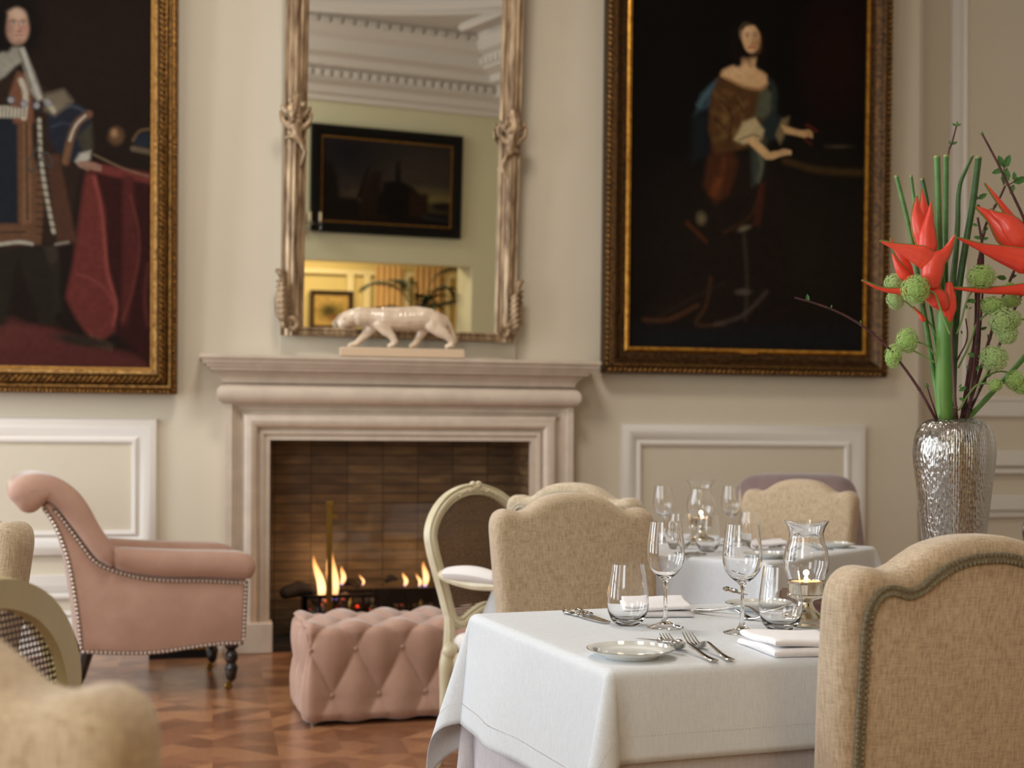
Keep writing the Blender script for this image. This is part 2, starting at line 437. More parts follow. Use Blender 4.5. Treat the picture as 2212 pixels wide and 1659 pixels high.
# opposite wall, seen in the mirror, with the wide opening to the yellow room
def opv(x): return Vector((x, OPP(x), 0))
on = Vector((-0.242, -0.970, 0))
b = MB(); OX0, OX1, OZ = -0.9, 3.17, 2.31
wallprism(b, opv(-4.2), opv(OX0), on, 0.45, 0, CEIL); wallprism(b, opv(OX1), opv(3.9), on, 0.45, 0, CEIL); wallprism(b, opv(OX0), opv(OX1), on, 0.45, OZ, CEIL)
struct('wall_front', b, wall_green, smooth=False)
# yellow room behind it
YR = lambda x: OPP(x) - 3.2
yv = lambda x: Vector((x, YR(x), 0))
b = MB(); wallprism(b, yv(-5), yv(5), on, 0.1, 0, 3.2)
struct('wall_anteroom', b, yellow_paint, smooth=False)
b = MB(); wallprism(b, opv(4.3), yv(4.3) , Vector((1, 0, 0)), 0.1, 0, 3.2); wallprism(b, opv(-4.2), yv(-4.2), Vector((-1, 0, 0)), 0.1, 0, 3.2)
struct('wall_anteroom_side', b, yellow_paint, smooth=False)
b = MB(); b.add([opv(-4.3) + on * .45 + Vector((0, 0, 2.9)), opv(4.4) + on * .45 + Vector((0, 0, 2.9)), yv(4.4) + Vector((0, 0, 2.9)), yv(-4.3) + Vector((0, 0, 2.9))], [(0, 1, 2, 3)])
struct('ceiling_anteroom', b, ceiling_paint, smooth=False)
# panel mouldings of the yellow room
dirw = Vector((0.970, -0.242, 0)).normalized()
def moulding_run(b, p, q, n, prof):
    R = []
    for o, z in prof:
        R.append([p + n * o + Vector((0, 0, z)), q + n * o + Vector((0, 0, z))])
    return b.rings(R, close=False)
b = MB()
for x in (0.2, 1.9, 2.15, 2.75, 3.4):
    c = yv(x) - on * 0.02; wallprism(b, c - dirw * .05, c + dirw * .05, -on, 0.05, 0.15, 2.25)
for z in (2.2, 2.62): wallprism(b, yv(-4) - on * .02, yv(4.2) - on * .02, -on, 0.05, z, z + 0.07)
struct('trim_anteroom', b, M('anteroom_trim', (226, 212, 166), 0.5), smooth=False)
b = MB()
for x0, x1 in ((2.25, 2.68), (2.85, 3.3)):
    n = 14
    def f(u, v, x0=x0, x1=x1): return yv(x0 + (x1 - x0) * u) - on * (0.12 + 0.03 * sin(u * 2 * pi * 5)) + Vector((0, 0, 0.05 + 2.3 * v))
    b.grid(60, 4, f)
o = b.build('curtain', M('gold_curtain', (206, 170, 116), 0.8)); tag(o, 'gold pleated curtains of the yellow room, reflected in the mirror', 'curtain')
# cornice: opposite wall + right wall, with dentils
prof = [(0, 4.18), (0.05, 4.18), (0.06, 4.24), (0.13, 4.26), (0.16, 4.34), (0.30, 4.38), (0.30, 4.50), (0.44, 4.52), (0.46, 4.60), (0.62, 4.64), (0.64, 4.78), (0.74, 4.82), (0.80, 4.90), (0.80, 5.0)]
innr = -nrm
def corner_mitre(o):  # intersection of the offset lines of both walls
    a = opv(0) - on * o; dd = dirw; c = R0 + innr * o
    t = ((c - a).x * d.y - (c - a).y * d.x) / (dd.x * d.y - dd.y * d.x)
    return a + dd * t
A = []; Bq = []
b = MB(); R = []
for o, z in prof:
    R.append([opv(-4.2) - on * o + Vector((0, 0, z)), corner_mitre(o) + Vector((0, 0, z)), R1 + innr * o + Vector((0, 0, z))])
b.rings(R, close=False)
for k in range(60):
    c = corner_mitre(.30) - dirw * (0.1 + 0.115 * k); 
    MM = Matrix.Translation(c + Vector((0, 0, 4.44))) @ Matrix.Rotation(atan2(dirw.y, dirw.x), 4, 'Z'); b.box(-.03, .03, -.0, .06, -.035, .035, MM)
for k in range(70):
    c = corner_mitre(.62) + d * (0.06 + 0.13 * k)
    MM = Matrix.Translation(c + Vector((0, 0, 4.71))) @ Matrix.Rotation(atan2(d.y, d.x), 4, 'Z'); b.box(-.04, .04, -.05, .06, -.04, .04, MM)
for k in range(50):
    c = corner_mitre(.80) - dirw * (0.05 + 0.14 * k)
    MM = Matrix.Translation(c + Vector((0, 0, 4.93))) @ Matrix.Rotation(atan2(dirw.y, dirw.x), 4, 'Z'); b.box(-.045, .045, -.02, .05, -.03, .03, MM)
struct('trim_cornice', b, trim_paint, smooth=False)
b = MB()
for o, z in ((1.15, 4.97), ):
    p0 = opv(-4.2) - on * o; p1 = corner_mitre(o); 
    b.tube([p1 + Vector((0, 0, z)), R1 + innr * o + Vector((0, 0, z))], 0.05, 6)
cc = Vector((0.9, 2.2, 4.97)); 
for rr, w in ((1.9, .09), (1.55, .05), (2.25, .05)):
    b.tube([cc + Vector((1.35 * rr * cos(a), rr * 1.15 * sin(a), 0)) for a in [2 * pi * k / 72 for k in range(72)]], w, 6, closed=True)
struct('trim_ceiling', b, trim_paint)
# hall cornice on the fireplace wall is above the frame

# wall panel mouldings
PM = [(0, 0), (0.006, 0.016), (0.02, 0.022), (0.035, 0.010), (0.045, 0.012), (0.075, 0.038), (0.10, 0.040), (0.125, 0.028), (0.13, 0.0)]
PMs = [(o - 0.13, h) for o, h in PM]
def panel(name, x0, x1, z0, z1, Y, prof=PMs):
    struct(name, MB().frame(x1 - x0, z1 - z0, prof, x0, z0, Y), trim_paint)
panel('trim_panel_1', -2.6, -0.292, 0.52, 1.237, WY)
panel('trim_panel_2', 2.278, 3.815, 0.42, 1.232, WY)
panel('trim_panel_3', -2.6, -0.292, 0.10, 0.42, WY)
panel('trim_panel_4', 2.278, 3.815, 0.10, 0.34, WY)
panel('trim_panel_5', 4.56, 6.4, 1.30, 4.3, WY + .30)
b = MB(); Yr = WY + .30
for z0, z1, t in ((0.985, 1.085, 0.03), (0.935, 0.965, 0.04), (0.70, 0.80, 0.05), (0.655, 0.70, 0.03), (0.40, 0.49, .035)):
    b.box(4.18, 7.0, Yr - t, Yr, z0, z1)
struct('trim_dado', b, trim_paint, smooth=False, bevel=0.008)
b = MB(); b.box(4.175, 4.36, Yr - .03, Yr, 0, CEIL); b.box(4.21, 4.33, Yr - .045, Yr, 0, CEIL)
struct('trim_pilaster', b, trim_paint, smooth=False, bevel=0.006)
b = MB(); b.box(-4, -0.02, WY - .02, WY, 0, .1).box(2.0, 4.174, WY - .02, WY, 0, .1)
struct('baseboard_back', b, trim_paint, smooth=False)

# ================================================================ fireplace
fp = thing('fireplace', 'pale limestone fireplace surround with a moulded mantel shelf and low fire', 'fireplace', (1.0, 6.96, 0))
def L(b): # shift helper: world -> fireplace local
    b.v = [(p[0] - 1.0, p[1] - 6.96, p[2]) for p in b.v]; return b
Yf = 6.96
# shelf: stacked mouldings with returns (plan rectangles growing upwards)
def cornice_block(prof, x0, x1, yb):
    b = MB(); R = []
    for o, z in prof:
        R.append([Vector((x0 - o, yb, z)), Vector((x0 - o, Yf - o, z)), Vector((x1 + o, Yf - o, z)), Vector((x1 + o, yb, z))])
    b.rings(R, close=True, cap0=True, cap1=True); return b
sx0, sx1 = 0.062, 1.942
def arc(cx, cz, r, a0, a1, n=6): return [(cx + r * cos(radians(a0 + (a1 - a0) * k / n)), cz + r * sin(radians(a0 + (a1 - a0) * k / n))) for k in range(n + 1)]
shelf = [(0.0, 1.425), (0.02, 1.43), (0.022, 1.445)] + [(0.022 + 0.05 * (k / 5) ** 1.6, 1.445 + 0.045 * k / 5) for k in range(1, 6)] + [(0.082, 1.492), (0.082, 1.505), (0.096, 1.508), (0.10, 1.522), (0.115, 1.526), (0.122, 1.548), (0.136, 1.552), (0.138, 1.564), (0.128, 1.570), (0.10, 1.572)]
L(cornice_block(shelf, sx0, sx1, WY)).build('mantel_shelf', stone, fp, auto=30)
ov = [(-0.004, 1.315)] + arc(-0.002, 1.37, 0.052, -88, 88, 10) + [(-0.004, 1.427)]
L(cornice_block(ov, sx0, sx1, WY)).build('frieze', stone, fp, auto=30)
# architrave: mitred moulding around three sides of the opening (continues below the floor line as legs)
ap = [(0.0, 0.0), (0.03, 0.0), (0.032, 0.012), (0.05, 0.016), (0.053, 0.0), (0.062, 0.0)] + [(0.062 + 0.04 * (1 - cos(radians(a))), 0.0 + 0.045 * sin(radians(a))) for a in (20, 45, 70, 90, 120, 150, 180)] + [(0.155, -0.004), (0.158, 0.008), (0.175, 0.012), (0.178, 0.024), (0.195, 0.028), (0.198, 0.04), (0.232, 0.04), (0.232, -0.14)]
ox0, ox1, oz = 0.292, 1.727, 1.128
b = MB(); R = []
for o, h in ap:
    y = Yf + 0.04 - h
    R.append([Vector((ox0 - o, y, 0.10)), Vector((ox0 - o, y, oz + min(o, .19))), Vector((ox1 + o, y, oz + min(o, .19))), Vector((ox1 + o, y, 0.10))])
b.rings(R, close=False)
b.box(sx0 + .0, sx1, Yf + .005, WY, oz + .185, 1.32)
b.box(ox0 - .23, ox0, Yf + .05, WY, 0.1, oz + .19).box(ox1, ox1 + .23, Yf + .05, WY, 0.1, oz + .19).box(ox0, ox1, Yf + .05, WY, oz + .001, oz + .19)
L(b).build('architrave', stone, fp, auto=25)
for x in (ox0 - .245, ox1 - .015):
    b = MB(); b.box(x, x + .26, Yf - .03, WY, 0, .16); L(b).build('plinth', stone, fp, smooth=False, bevel=.006)
b = MB(); ybk = WY + .32
b.box(fx0 - .05, fx0 + .02, Yf + .09, ybk, 0, 1.4).box(fx1 - .02, fx1 + .05, Yf + .09, ybk, 0, 1.4).box(fx0, fx1, ybk, ybk + .06, 0, 1.45).box(fx0, fx1, WY + .02, ybk, 1.38, 1.44)
L(b).build('firebox', brick, fp, smooth=False)
b = MB(); b.box(fx0 + .02, fx1 - .02, Yf + .02, ybk, 0.002, .03); L(b).build('hearth', M('dark_hearth', (40, 34, 30), 0.5), fp, smooth=False)
# fire basket with fuel bed
ft = thing('fire_basket', 'low black fire basket with glowing fuel bed inside the fireplace', 'fire basket', (1.0, 7.2, 0.03))
b = MB(); 
for z in (.10, .235): b.box(-.52, .52, -.12, -.10, z, z + .02); b.box(-.52, .52, .10, .12, z, z + .02)
for k in range(14): b.box(-.52 + k * .079, -.505 + k * .079, -.12, -.10, .03, .25)
for x in (-.52, .50): b.box(x, x + .02, -.12, .12, .0, .25)
b.box(-.14, .52, -.13, -.11, .20, .285)
b.build('grate', black_metal, ft, smooth=False)
b = MB(); random.seed(5)
for k in range(120):
    b.sphere((random.uniform(-.5, .5), random.uniform(-.1, .1), random.uniform(.08, .23)), random.uniform(.018, .04), 6, 4)
mc, nt, bs = newmat('coals'); n = noise(nt, coords(nt, 'Object', (30, 30, 30)), 1.0, 3)
nt.links.new(ramp(nt, n, [(0.3, lin((24, 20, 22))), (0.6, lin((84, 78, 80)))]), bs.inputs['Base Color'])
inp(bs, 'Emission Color', (1.0, 0.05, 0.01, 1)); nt.links.new(math_(nt, 'MULTIPLY', math_(nt, 'GREATER_THAN', n, 0.66), 1.5), bs.inputs['Emission Strength'])
o = b.build('fuel_bed', mc, ft, smooth=False); o['kind'] = 'stuff'
for (x, z) in ((-.27, .26), (.12, .25)):
    b = MB().lathe([(0.0, -.10), (.02, -.10), (.02, -.085), (.012, -.08), (.012, -.06), (.022, -.055), (.022, -.035), (.012, -.03), (.016, -.01), (.010, .01), (.004, .025), (0, .03)], 16, (x, -.14, z - .05)); b.build('brass_finial', brass, ft)
# logs
lm = M('charred_log', (40, 28, 22), 0.85, c2=(16, 12, 10), vs=(20, 20, 20), bs=0.8, bscale=40)
def log(px, py, L_, r, a, lab):
    p = ony(px, py, 7.2)
    o = bulk('log', [[(Vector((p.x - L_ / 2, 7.2, p.z - sin(a) * L_ / 2)), r * .8), (Vector((p.x, 7.22, p.z + .01)), r), (Vector((p.x + L_ / 2, 7.18, p.z + sin(a) * L_ / 2)), r * .7)]], lm, None, .008, 2); tag(o, lab, 'log')
log(645, 1277, .14, .045, .1, 'large charred log at the left end of the fire')
log(845, 1252, .05, .02, 0.2, 'small charred log piece in the middle of the fire')
log(758, 1262, .07, .022, -.3, 'short dark log piece beside the tall flame')
# flames
fm, nt, bs = newmat('flame'); nt.nodes.remove(bs); out = nt.nodes['Material Output']
tc = nt.nodes.new('ShaderNodeTexCoord'); sp = nt.nodes.new('ShaderNodeSeparateXYZ'); nt.links.new(tc.outputs['Generated'], sp.inputs[0])
cr = ramp(nt, sp.outputs[2], [(0.0, (0.1, 0.2, 0.9)), (0.1, (1.0, 0.42, 0.16)), (0.3, (1.0, 0.62, 0.28)), (1.0, (1.0, 0.34, 0.06))])
em = nt.nodes.new('ShaderNodeEmission'); nt.links.new(cr, em.inputs[0]); em.inputs[1].default_value = 2.6
tr = nt.nodes.new('ShaderNodeBsdfTransparent'); lw = nt.nodes.new('ShaderNodeLayerWeight'); lw.inputs[0].default_value = 0.35; mx = nt.nodes.new('ShaderNodeMixShader')
fade = math_(nt, 'MAXIMUM', lw.outputs['Facing'], math_(nt, 'MULTIPLY', math_(nt, 'POWER', sp.outputs[2], 2.5), 0.9))
nt.links.new(fade, mx.inputs[0]); nt.links.new(em.outputs[0], mx.inputs[1]); nt.links.new(tr.outputs[0], mx.inputs[2]); nt.links.new(mx.outputs[0], out.inputs[0])
def flame(pb, pt, w, lab, sway=0.01):
    p = ony(*pb, 7.15); q = ony(*pt, 7.15); h = q.z - p.z
    path = []; rad = []
    for k in range(13):
        t = k / 12; path.append((p.x + (q.x - p.x) * t + sway * sin(t * 5), 7.15 + .01 * sin(t * 4), p.z + h * t)); rad.append(max(.0008, w * (sin(pi * min(1, t * .85 + .12)) ** .8) * (1 - t * .55)))
    o = MB().tube(path, rad, 12).build('flame', fm); tag(o, lab, 'flame', 'flames of the fire')
flame((692, 1300), (683, 1200), .030, 'wide flame left of the brass screen post', .015)
flame((722, 1296), (721, 1190), .024, 'tallest flame just right of the brass screen post')
flame((737, 1262), (742, 1222), .018, 'short flame right of the tallest flame')
flame((783, 1264), (780, 1240), .008, 'tiny flame wisp in the middle of the fire')
flame((874, 1265), (874, 1236), .015, 'small pointed flame nearer the middle on the right side')
flame((917, 1266), (918, 1212), .022, 'tall pointed flame at the right end, next to the cream chair')
flame((905, 1266), (903, 1238), .012, 'low flame hugging the right tall flame')
fl = point('fire_light', (0.62, 7.12, .42), 5, (1.0, 0.50, 0.18), .08); fl.data.energy = 3.5
fl = point('fire_light', (1.15, 7.12, .42), 5, (1.0, 0.50, 0.18), .08); fl.data.energy = 2.2
# glass fire screen with brass posts
fs = thing('fire_screen', 'clear glass fire screen held by two brass posts', 'fire screen', (0, 0, 0))
Ys = 6.9
a = ony(712, 1085, Ys); c = ony(1084, 1085, Ys)
for p, h in ((a, .22), (c, .22)):
    b = MB(); b.box(p.x - .014, p.x + .014, Ys - .014, Ys + .014, 0, p.z); b.box(p.x - .018, p.x + .018, Ys - .018, Ys + .018, p.z - .02, p.z + .004)
    po = b.build('post', brass, fs, smooth=False, bevel=.002)
    b = MB(); b.box(p.x - .05, p.x + .05, Ys - .09, Ys + .02, 0, .012); b.build('foot', brass, po, smooth=False)
b = MB(); b.box(a.x + .014, c.x - .014, Ys - .004, Ys + .004, .03, a.z - .01); b.build('glass_pane', pane_glass, fs, smooth=False)
for x in (a.x + .026, c.x - .026): MB().box(x - .014, x + .014, Ys - .012, Ys + .012, a.z - .085, a.z - .06).build('clip', brass, fs, smooth=False)
# fender piece at left below the armchair
b = MB(); p = ony(330, 1412, 6.9); q = ony(430, 1410, 6.9)
f2 = thing('fender', 'low black fender with brass edge and ball behind the armchair', 'fender')
MB().box(-.32, .02, 6.86, 6.93, 0, .045).build('rail', black_metal, f2, smooth=False)
MB().box(-.32, .02, 6.855, 6.935, .045, .055).build('brass_edge', brass, f2, smooth=False)
MB().sphere((-.31, 6.85, .07), .018).build('ball', brass, f2)

# ================================================================ mirror
MT = radians(3.3); mz0 = 1.683
mir = thing('wall_mirror', 'tall wall mirror in carved champagne gilt frame above the mantel', 'mirror', (0.99, WY - .075, mz0), 0, None, MT)
mir.rotation_euler = (MT, radians(0.55), 0)
W_, H_ = 1.05, 2.3
def fr(b, prof, w=W_, h=H_): return b.frame(w, h, prof, -w / 2, 0.05)
fr(MB(), [(0, .0), (0, .02), (.012, .028), (.02, .02)]).build('inner_bead', champagne, mir)
side = [(.02, .02), (.03, .035), (.04, .035), (.05, .045), (.062, .05), (.07, .044), (.085, .046), (.095, .034), (.104, .03), (.112, .036), (.118, .02), (.122, -.02)]
b = MB()
for sx in (-1, 1):
    R = []
    for o, h in side:
        R.append([Vector((sx * (W_ / 2 + o), -h, -.0)), Vector((sx * (W_ / 2 + o), -h, H_ + .1))])
    b.rings(R, close=False)
b.build('reeded_stile', champagne, mir)
b = MB(); R = []
for o, h in [(.0, .02), (.012, .03), (.02, .022), (.03, .03), (.045, .024), (.05, -.02)]:
    R.append([Vector((-W_ / 2 - .1, -h, .05 - o)), Vector((W_ / 2 + .1, -h, .05 - o))])
b.rings(R, close=False); b.build('bottom_rail', champagne, mir)
MB().box(-W_ / 2, W_ / 2, -.006, .004, .05, H_ + .05).build('mirror_glass', mirror_mat, mir, smooth=False)
MB().box(-W_ / 2 - .1, W_ / 2 + .1, .004, .02, .02, H_ + .1).build('backing', black_metal, mir, smooth=False)
# carved ornaments
def curl(c, r0, turns, r, sx, tail, y=-.05, n=26):
    ch = []
    for k in range(n):
        t = k / (n - 1); a = turns * 2 * pi * (1 - t); rr = r0 * (1 - t * .0) * (0.25 + .75 * t)
        ch.append((Vector((c[0] + sx * rr * cos(a), y, c[1] + rr * sin(a))), r * (.7 + .5 * t)))
    if tail: ch += [(Vector((c[0] + sx * x, yy, c[1] + z)), rr) for x, yy, z, rr in tail]
    return ch
for sx in (-1, 1):
    cx = sx * (W_ / 2 + .06)
    ch = []
    # corner acanthus: scroll at the foot and leaf rising on the outer side
    ch.append(curl((cx - sx * .0, .055), .042, 1.1, .017, sx, [(.05, -.045, .02, .02), (.075, -.045, .07, .02), (.078, -.045, .13, .02), (.062, -.045, .19, .018), (.055, -.045, .24, .015), (.068, -.045, .275, .018), (.082, -.04, .285, .014)]))
    for k in range(7):
        z = .06 + k * .03
        ch.append([(Vector((cx + sx * .02, -.055, z)), .010), (Vector((cx + sx * .055, -.07, z + .03)), .013), (Vector((cx + sx * .085, -.05, z + .045)), .008)])
    bulk('corner_ornament', ch, champagne, mir, .005, 2, 8)
    ch = []; zc = 1.03
    ch.append([(Vector((cx - sx * .03, -.05, zc - .13)), .008), (Vector((cx - sx * .05, -.055, zc - .06)), .014), (Vector((cx - sx * .02, -.06, zc)), .014), (Vector((cx + sx * .02, -.06, zc + .02)), .014), (Vector((cx + sx * .05, -.05, zc + .01)), .010)])
    ch.append([(Vector((cx - sx * .01, -.05, zc + .0)), .02), (Vector((cx, -.06, zc + .08)), .035), (Vector((cx + sx * .01, -.07, zc + .14)), .042), (Vector((cx, -.07, zc + .22)), .03)])
    random.seed(7 + sx)
    for k in range(16):
        a = random.uniform(0, 2 * pi); rr = random.uniform(.02, .05)
        ch.append([(Vector((cx + rr * cos(a), -.09, zc + .15 + 1.3 * rr * sin(a))), random.uniform(.010, .018))])
    for s2 in (-1, 1):
        ch.append([(Vector((cx + s2 * .03, -.06, zc + .06)), .016), (Vector((cx + s2 * .07, -.055, zc + .10)), .014), (Vector((cx + s2 * .08, -.05, zc + .14)), .010)])
        ch.append([(Vector((cx + s2 * .03, -.06, zc + .12)), .016), (Vector((cx + s2 * .072, -.055, zc + .17)), .012)])
    bulk('side_ornament', ch, champagne, mir, .005, 2, 8)

# ================================================================ things seen in the mirror
def opw(x, z, off=0.0): return Vector((x, OPP(x), z)) - on * off
def wall_picture(name, label, x0, x1, z0, z1, base, fw, off, mats, painter_=None):
    c = base((x0 + x1) / 2); Lw = (x1 - x0) / 0.970
    t = thing(name, label, 'painting', (c.x - on.x * off, c.y - on.y * off, z0)); t.rotation_euler = (0, 0, atan2(dirw.y, dirw.x) + pi)
    h = z1 - z0
    MB().frame(Lw - 2 * fw, h - 2 * fw, [(0, 0), (0, .03), (fw * .25, .035), (fw * .3, .045), (fw, .05), (fw, -.02)], -(Lw / 2 - fw), fw).build('frame', mats[0], t)
    MB().frame(Lw - 2 * fw - .02, h - 2 * fw - .02, [(0, 0), (0, .02), (.03, .032), (.03, .0)], -(Lw / 2 - fw) + .01, fw + .01).build('gilt_slip', mats[1], t)
    return t, Lw, h

# ================================================================ oil paintings: colour laid on a canvas grid
class Paint:
    def __init__(s, q, nx, ny, bg):
        """q: picture coordinates of the canvas corners TL, TR, BL, BR"""
        s.nx, s.ny = nx, ny; U, V = np.meshgrid(np.linspace(0, 1, nx), np.linspace(0, 1, ny))
        s.X, s.Y = [(q[0][k] * (1 - U) + q[1][k] * U) * (1 - V) + (q[2][k] * (1 - U) + q[3][k] * U) * V for k in (0, 1)]
        s.C = np.ones((ny, nx, 3)) * np.array(lin(bg))
    def _mix(s, a, c):
        a = np.clip(a, 0, 1)[..., None]; s.C = s.C * (1 - a) + np.array(lin(c)) * a
    def ell(s, cx, cy, rx, ry, c, soft=0.3, ang=0, al=1.0):
        a = radians(ang); dx = s.X - cx; dy = s.Y - cy
        u = (dx * cos(a) + dy * sin(a)) / rx; v = (-dx * sin(a) + dy * cos(a)) / ry
        d = np.sqrt(u * u + v * v); s._mix(al * (1 - (d - (1 - soft)) / max(soft * 2, 1e-3)), c) if False else s._mix(al * np.clip((1 + soft - d) / (2 * soft), 0, 1), c)
    def poly(s, P, c, soft=3.0, al=1.0):
        P = [tuple(p) for p in P]; ins = np.zeros(s.X.shape, bool); dist = np.full(s.X.shape, 1e9)
        for i in range(len(P)):
            (x1, y1), (x2, y2) = P[i - 1], P[i]
            with np.errstate(divide='ignore', invalid='ignore'):
                cr = ((y1 > s.Y) != (y2 > s.Y)) & (s.X < (x2 - x1) * (s.Y - y1) / (y2 - y1 + 1e-9) + x1)
            ins ^= cr
            L2 = (x2 - x1) ** 2 + (y2 - y1) ** 2 + 1e-9; t = np.clip(((s.X - x1) * (x2 - x1) + (s.Y - y1) * (y2 - y1)) / L2, 0, 1)
            dist = np.minimum(dist, np.hypot(s.X - x1 - t * (x2 - x1), s.Y - y1 - t * (y2 - y1)))
        sd = np.where(ins, dist, -dist); s._mix(al * np.clip((sd + soft) / (2 * soft), 0, 1), c)
    def line(s, P, w, c, soft=1.5, al=1.0):
        P = spline([(p[0], p[1], 0) for p in P], 5); dist = np.full(s.X.shape, 1e9); n = len(P)
        for i in range(n - 1):
            x1, y1 = P[i][0], P[i][1]; x2, y2 = P[i + 1][0], P[i + 1][1]
            L2 = (x2 - x1) ** 2 + (y2 - y1) ** 2 + 1e-9; t = np.clip(((s.X - x1) * (x2 - x1) + (s.Y - y1) * (y2 - y1)) / L2, 0, 1)
            dist = np.minimum(dist, np.hypot(s.X - x1 - t * (x2 - x1), s.Y - y1 - t * (y2 - y1)))
        s._mix(al * np.clip((w + soft - dist) / (2 * soft), 0, 1), c)
    def grain(s, k=0.15, seed=1):
        rg = np.random.RandomState(seed); a = rg.rand(s.ny // 4 + 3, s.nx // 4 + 3)
        a = np.kron(a, np.ones((4, 4)))[:s.ny, :s.nx]; a = (a + np.roll(a, 2, 0) + np.roll(a, 2, 1) + np.roll(np.roll(a, 1, 0), 1, 1)) / 4
        s.C = s.C * (1 + k * (a[..., None] - .5) * 2)
    def mesh(s, name, corners, parent, mat):
        TL, TR, BL, BR = [Vector(c) for c in corners]; b = MB()
        def f(u, v): return (TL.lerp(TR, u)).lerp(BL.lerp(BR, u), v)
        b.grid(s.nx - 1, s.ny - 1, f); o = b.build(name, mat, parent, smooth=False)
        ca = o.data.color_attributes.new('paint', 'FLOAT_COLOR', 'POINT')
        buf = np.ones((s.nx * s.ny, 4), np.float32); buf[:, :3] = s.C.reshape(-1, 3); ca.data.foreach_set('color', buf.ravel()); return o
cm, nt, bs = newmat('oil_paint'); at = nt.nodes.new('ShaderNodeVertexColor'); at.layer_name = 'paint'
nt.links.new(at.outputs[0], bs.inputs['Base Color']); inp(bs, 'Roughness', 0.6); inp(bs, 'Specular IOR Level', 0.05)
bump(nt, bs, noise(nt, coords(nt, 'Object'), 300, 2), 0.05, 0.002)
canvas_mat = cm

def rope(b, p0, p1, r, pitch, y, seg=None):
    """slanted gadroons along a line in XZ"""
    p0 = Vector((p0[0], 0, p0[1])); p1 = Vector((p1[0], 0, p1[1])); L_ = (p1 - p0).length; n = int(L_ / pitch); dr = (p1 - p0).normalized()
    nrm_ = Vector((-dr.z, 0, dr.x)); ax = (dr * .75 + nrm_ * .66).normalized()
    Mx = Matrix((ax, Vector((0, 1, 0)), ax.cross(Vector((0, 1, 0))))).transposed()
    for k in range(n):
        c = p0 + dr * (pitch * (k + .5)); b.sphere((c.x, -y, c.z), (r, r * .55, pitch * .42), 7, 5, Mx)

def big_frame(t, w, h, x0, z0, lay, ropes, mats):
    """lay: (name, profile, material)"""
    for nm, prof_, mt in lay: MB().frame(w, h, prof_, x0, z0).build(nm, mt, t)
    for nm, o, r, pitch, y, mt in ropes:
        b = MB()
        rope(b, (x0 - o, z0 - o), (x0 + w + o, z0 - o), r, pitch, y); rope(b, (x0 + w + o, z0 - o), (x0 + w + o, z0 + h + o), r, pitch, y); rope(b, (x0 - o, z0 + h), (x0 - o, z0 - o), r, pitch, y)
        b.build(nm, mt, t)

# ---- left portrait
gilt_mid = M('middle_gilt', (176, 134, 78), 0.4, 0.8, c2=(110, 76, 38), vs=(50, 50, 50), bs=.3, bscale=200)
TL_ = radians(1.95)
pl = thing('framed_portrait', 'huge gilt-framed portrait of a robed gentleman beside a red draped table', 'painting', (-1.08, WY - .085, 1.502)); pl.rotation_euler = (TL_, 0, 0)
w, h = 1.51, 2.5
x0 = -w / 2
big_frame(pl, w, h, x0, 0, [
    ('inner_moulding', [(0, 0), (0, .025), (.012, .03), (.014, .045), (.034, .052), (.036, .04)], gilt_mid),
    ('carved_moulding', [(.036, .04), (.042, .055), (.06, .07), (.082, .06), (.086, .045)], gilt),
    ('outer_moulding', [(.086, .045), (.092, .06), (.104, .066), (.110, .05), (.120, .048), (.135, .04), (.138, .0), (.138, -.02)], gilt)],
    [('gadroon_border', .060, .028, .028, .066, gilt), ('bead_border', .008, .006, .014, .032, gilt_bright), ('leaf_border', .124, .011, .02, .046, gilt)], None)
def canvas_px(t, cs):
    Mx = Matrix.Translation(t.location) @ t.rotation_euler.to_matrix().to_4x4()
    return [proj(Mx @ Vector(c)) for c in cs]
cl = [(x0 - .07, -.004, h), (x0 + w + .005, -.004, h), (x0 - .07, -.004, -.008), (x0 + w + .005, -.004, -.008)]
A = Paint(canvas_px(pl, cl), 330, 520, (34, 22, 14))
P = A
P.ell(200, 120, 260, 300, (40, 26, 17), .8); P.poly([(-300, 730), (90, 700), (200, 745), (330, 775), (330, 830), (-300, 830)], (92, 32, 22), 10)
P.poly([(-300, 690), (20, 690), (130, 740), (-300, 760)], (96, 36, 26), 14)
# red draped table
P.poly([(190, 345), (330, 372), (330, 800), (230, 700), (190, 720), (150, 640), (175, 500)], (58, 18, 13), 8)
P.poly([(192, 348), (330, 372), (330, 395), (250, 380), (182, 365)], (118, 34, 24), 4)
P.poly([(178, 372), (200, 370), (222, 450), (226, 560), (248, 650), (244, 715), (200, 745), (160, 690), (134, 640), (150, 570), (162, 480)], (112, 34, 22), 6)
P.poly([(262, 375), (285, 378), (290, 470), (300, 560), (270, 700), (258, 700), (262, 560)], (88, 26, 18), 6)
P.line([(198, 380), (214, 450), (222, 530), (228, 590), (247, 655), (240, 700)], 3, (160, 58, 38), 4, .8)
P.line([(160, 590), (190, 600), (225, 625), (244, 660)], 2.5, (146, 50, 34), 4, .7); P.line([(280, 420), (300, 520), (285, 620), (262, 690)], 2, (124, 44, 28), 4, .7)
P.line([(320, 570), (312, 640), (318, 700)], 4, (100, 34, 22), 5, .7)
for k in range(9): P.line([(190 + k * 6, 720 + k * 3), (188 + k * 6, 742 + k * 2)], 1.4, (110, 84, 46), 2, .6)
# orb and crown
P.ell(247, 290, 17, 19, (104, 68, 30), .35); P.ell(243, 284, 7, 8, (160, 116, 60), .6); P.ell(310, 300, 22, 16, (30, 40, 52), .3); P.line([(285, 318), (330, 326)], 6, (112, 92, 62), 3, .8)
P.line([(285, 300), (300, 280), (322, 276)], 3, (120, 88, 44), 2, .7); P.line([(196, 330), (262, 360), (320, 378)], 2, (130, 104, 66), 2, .8)
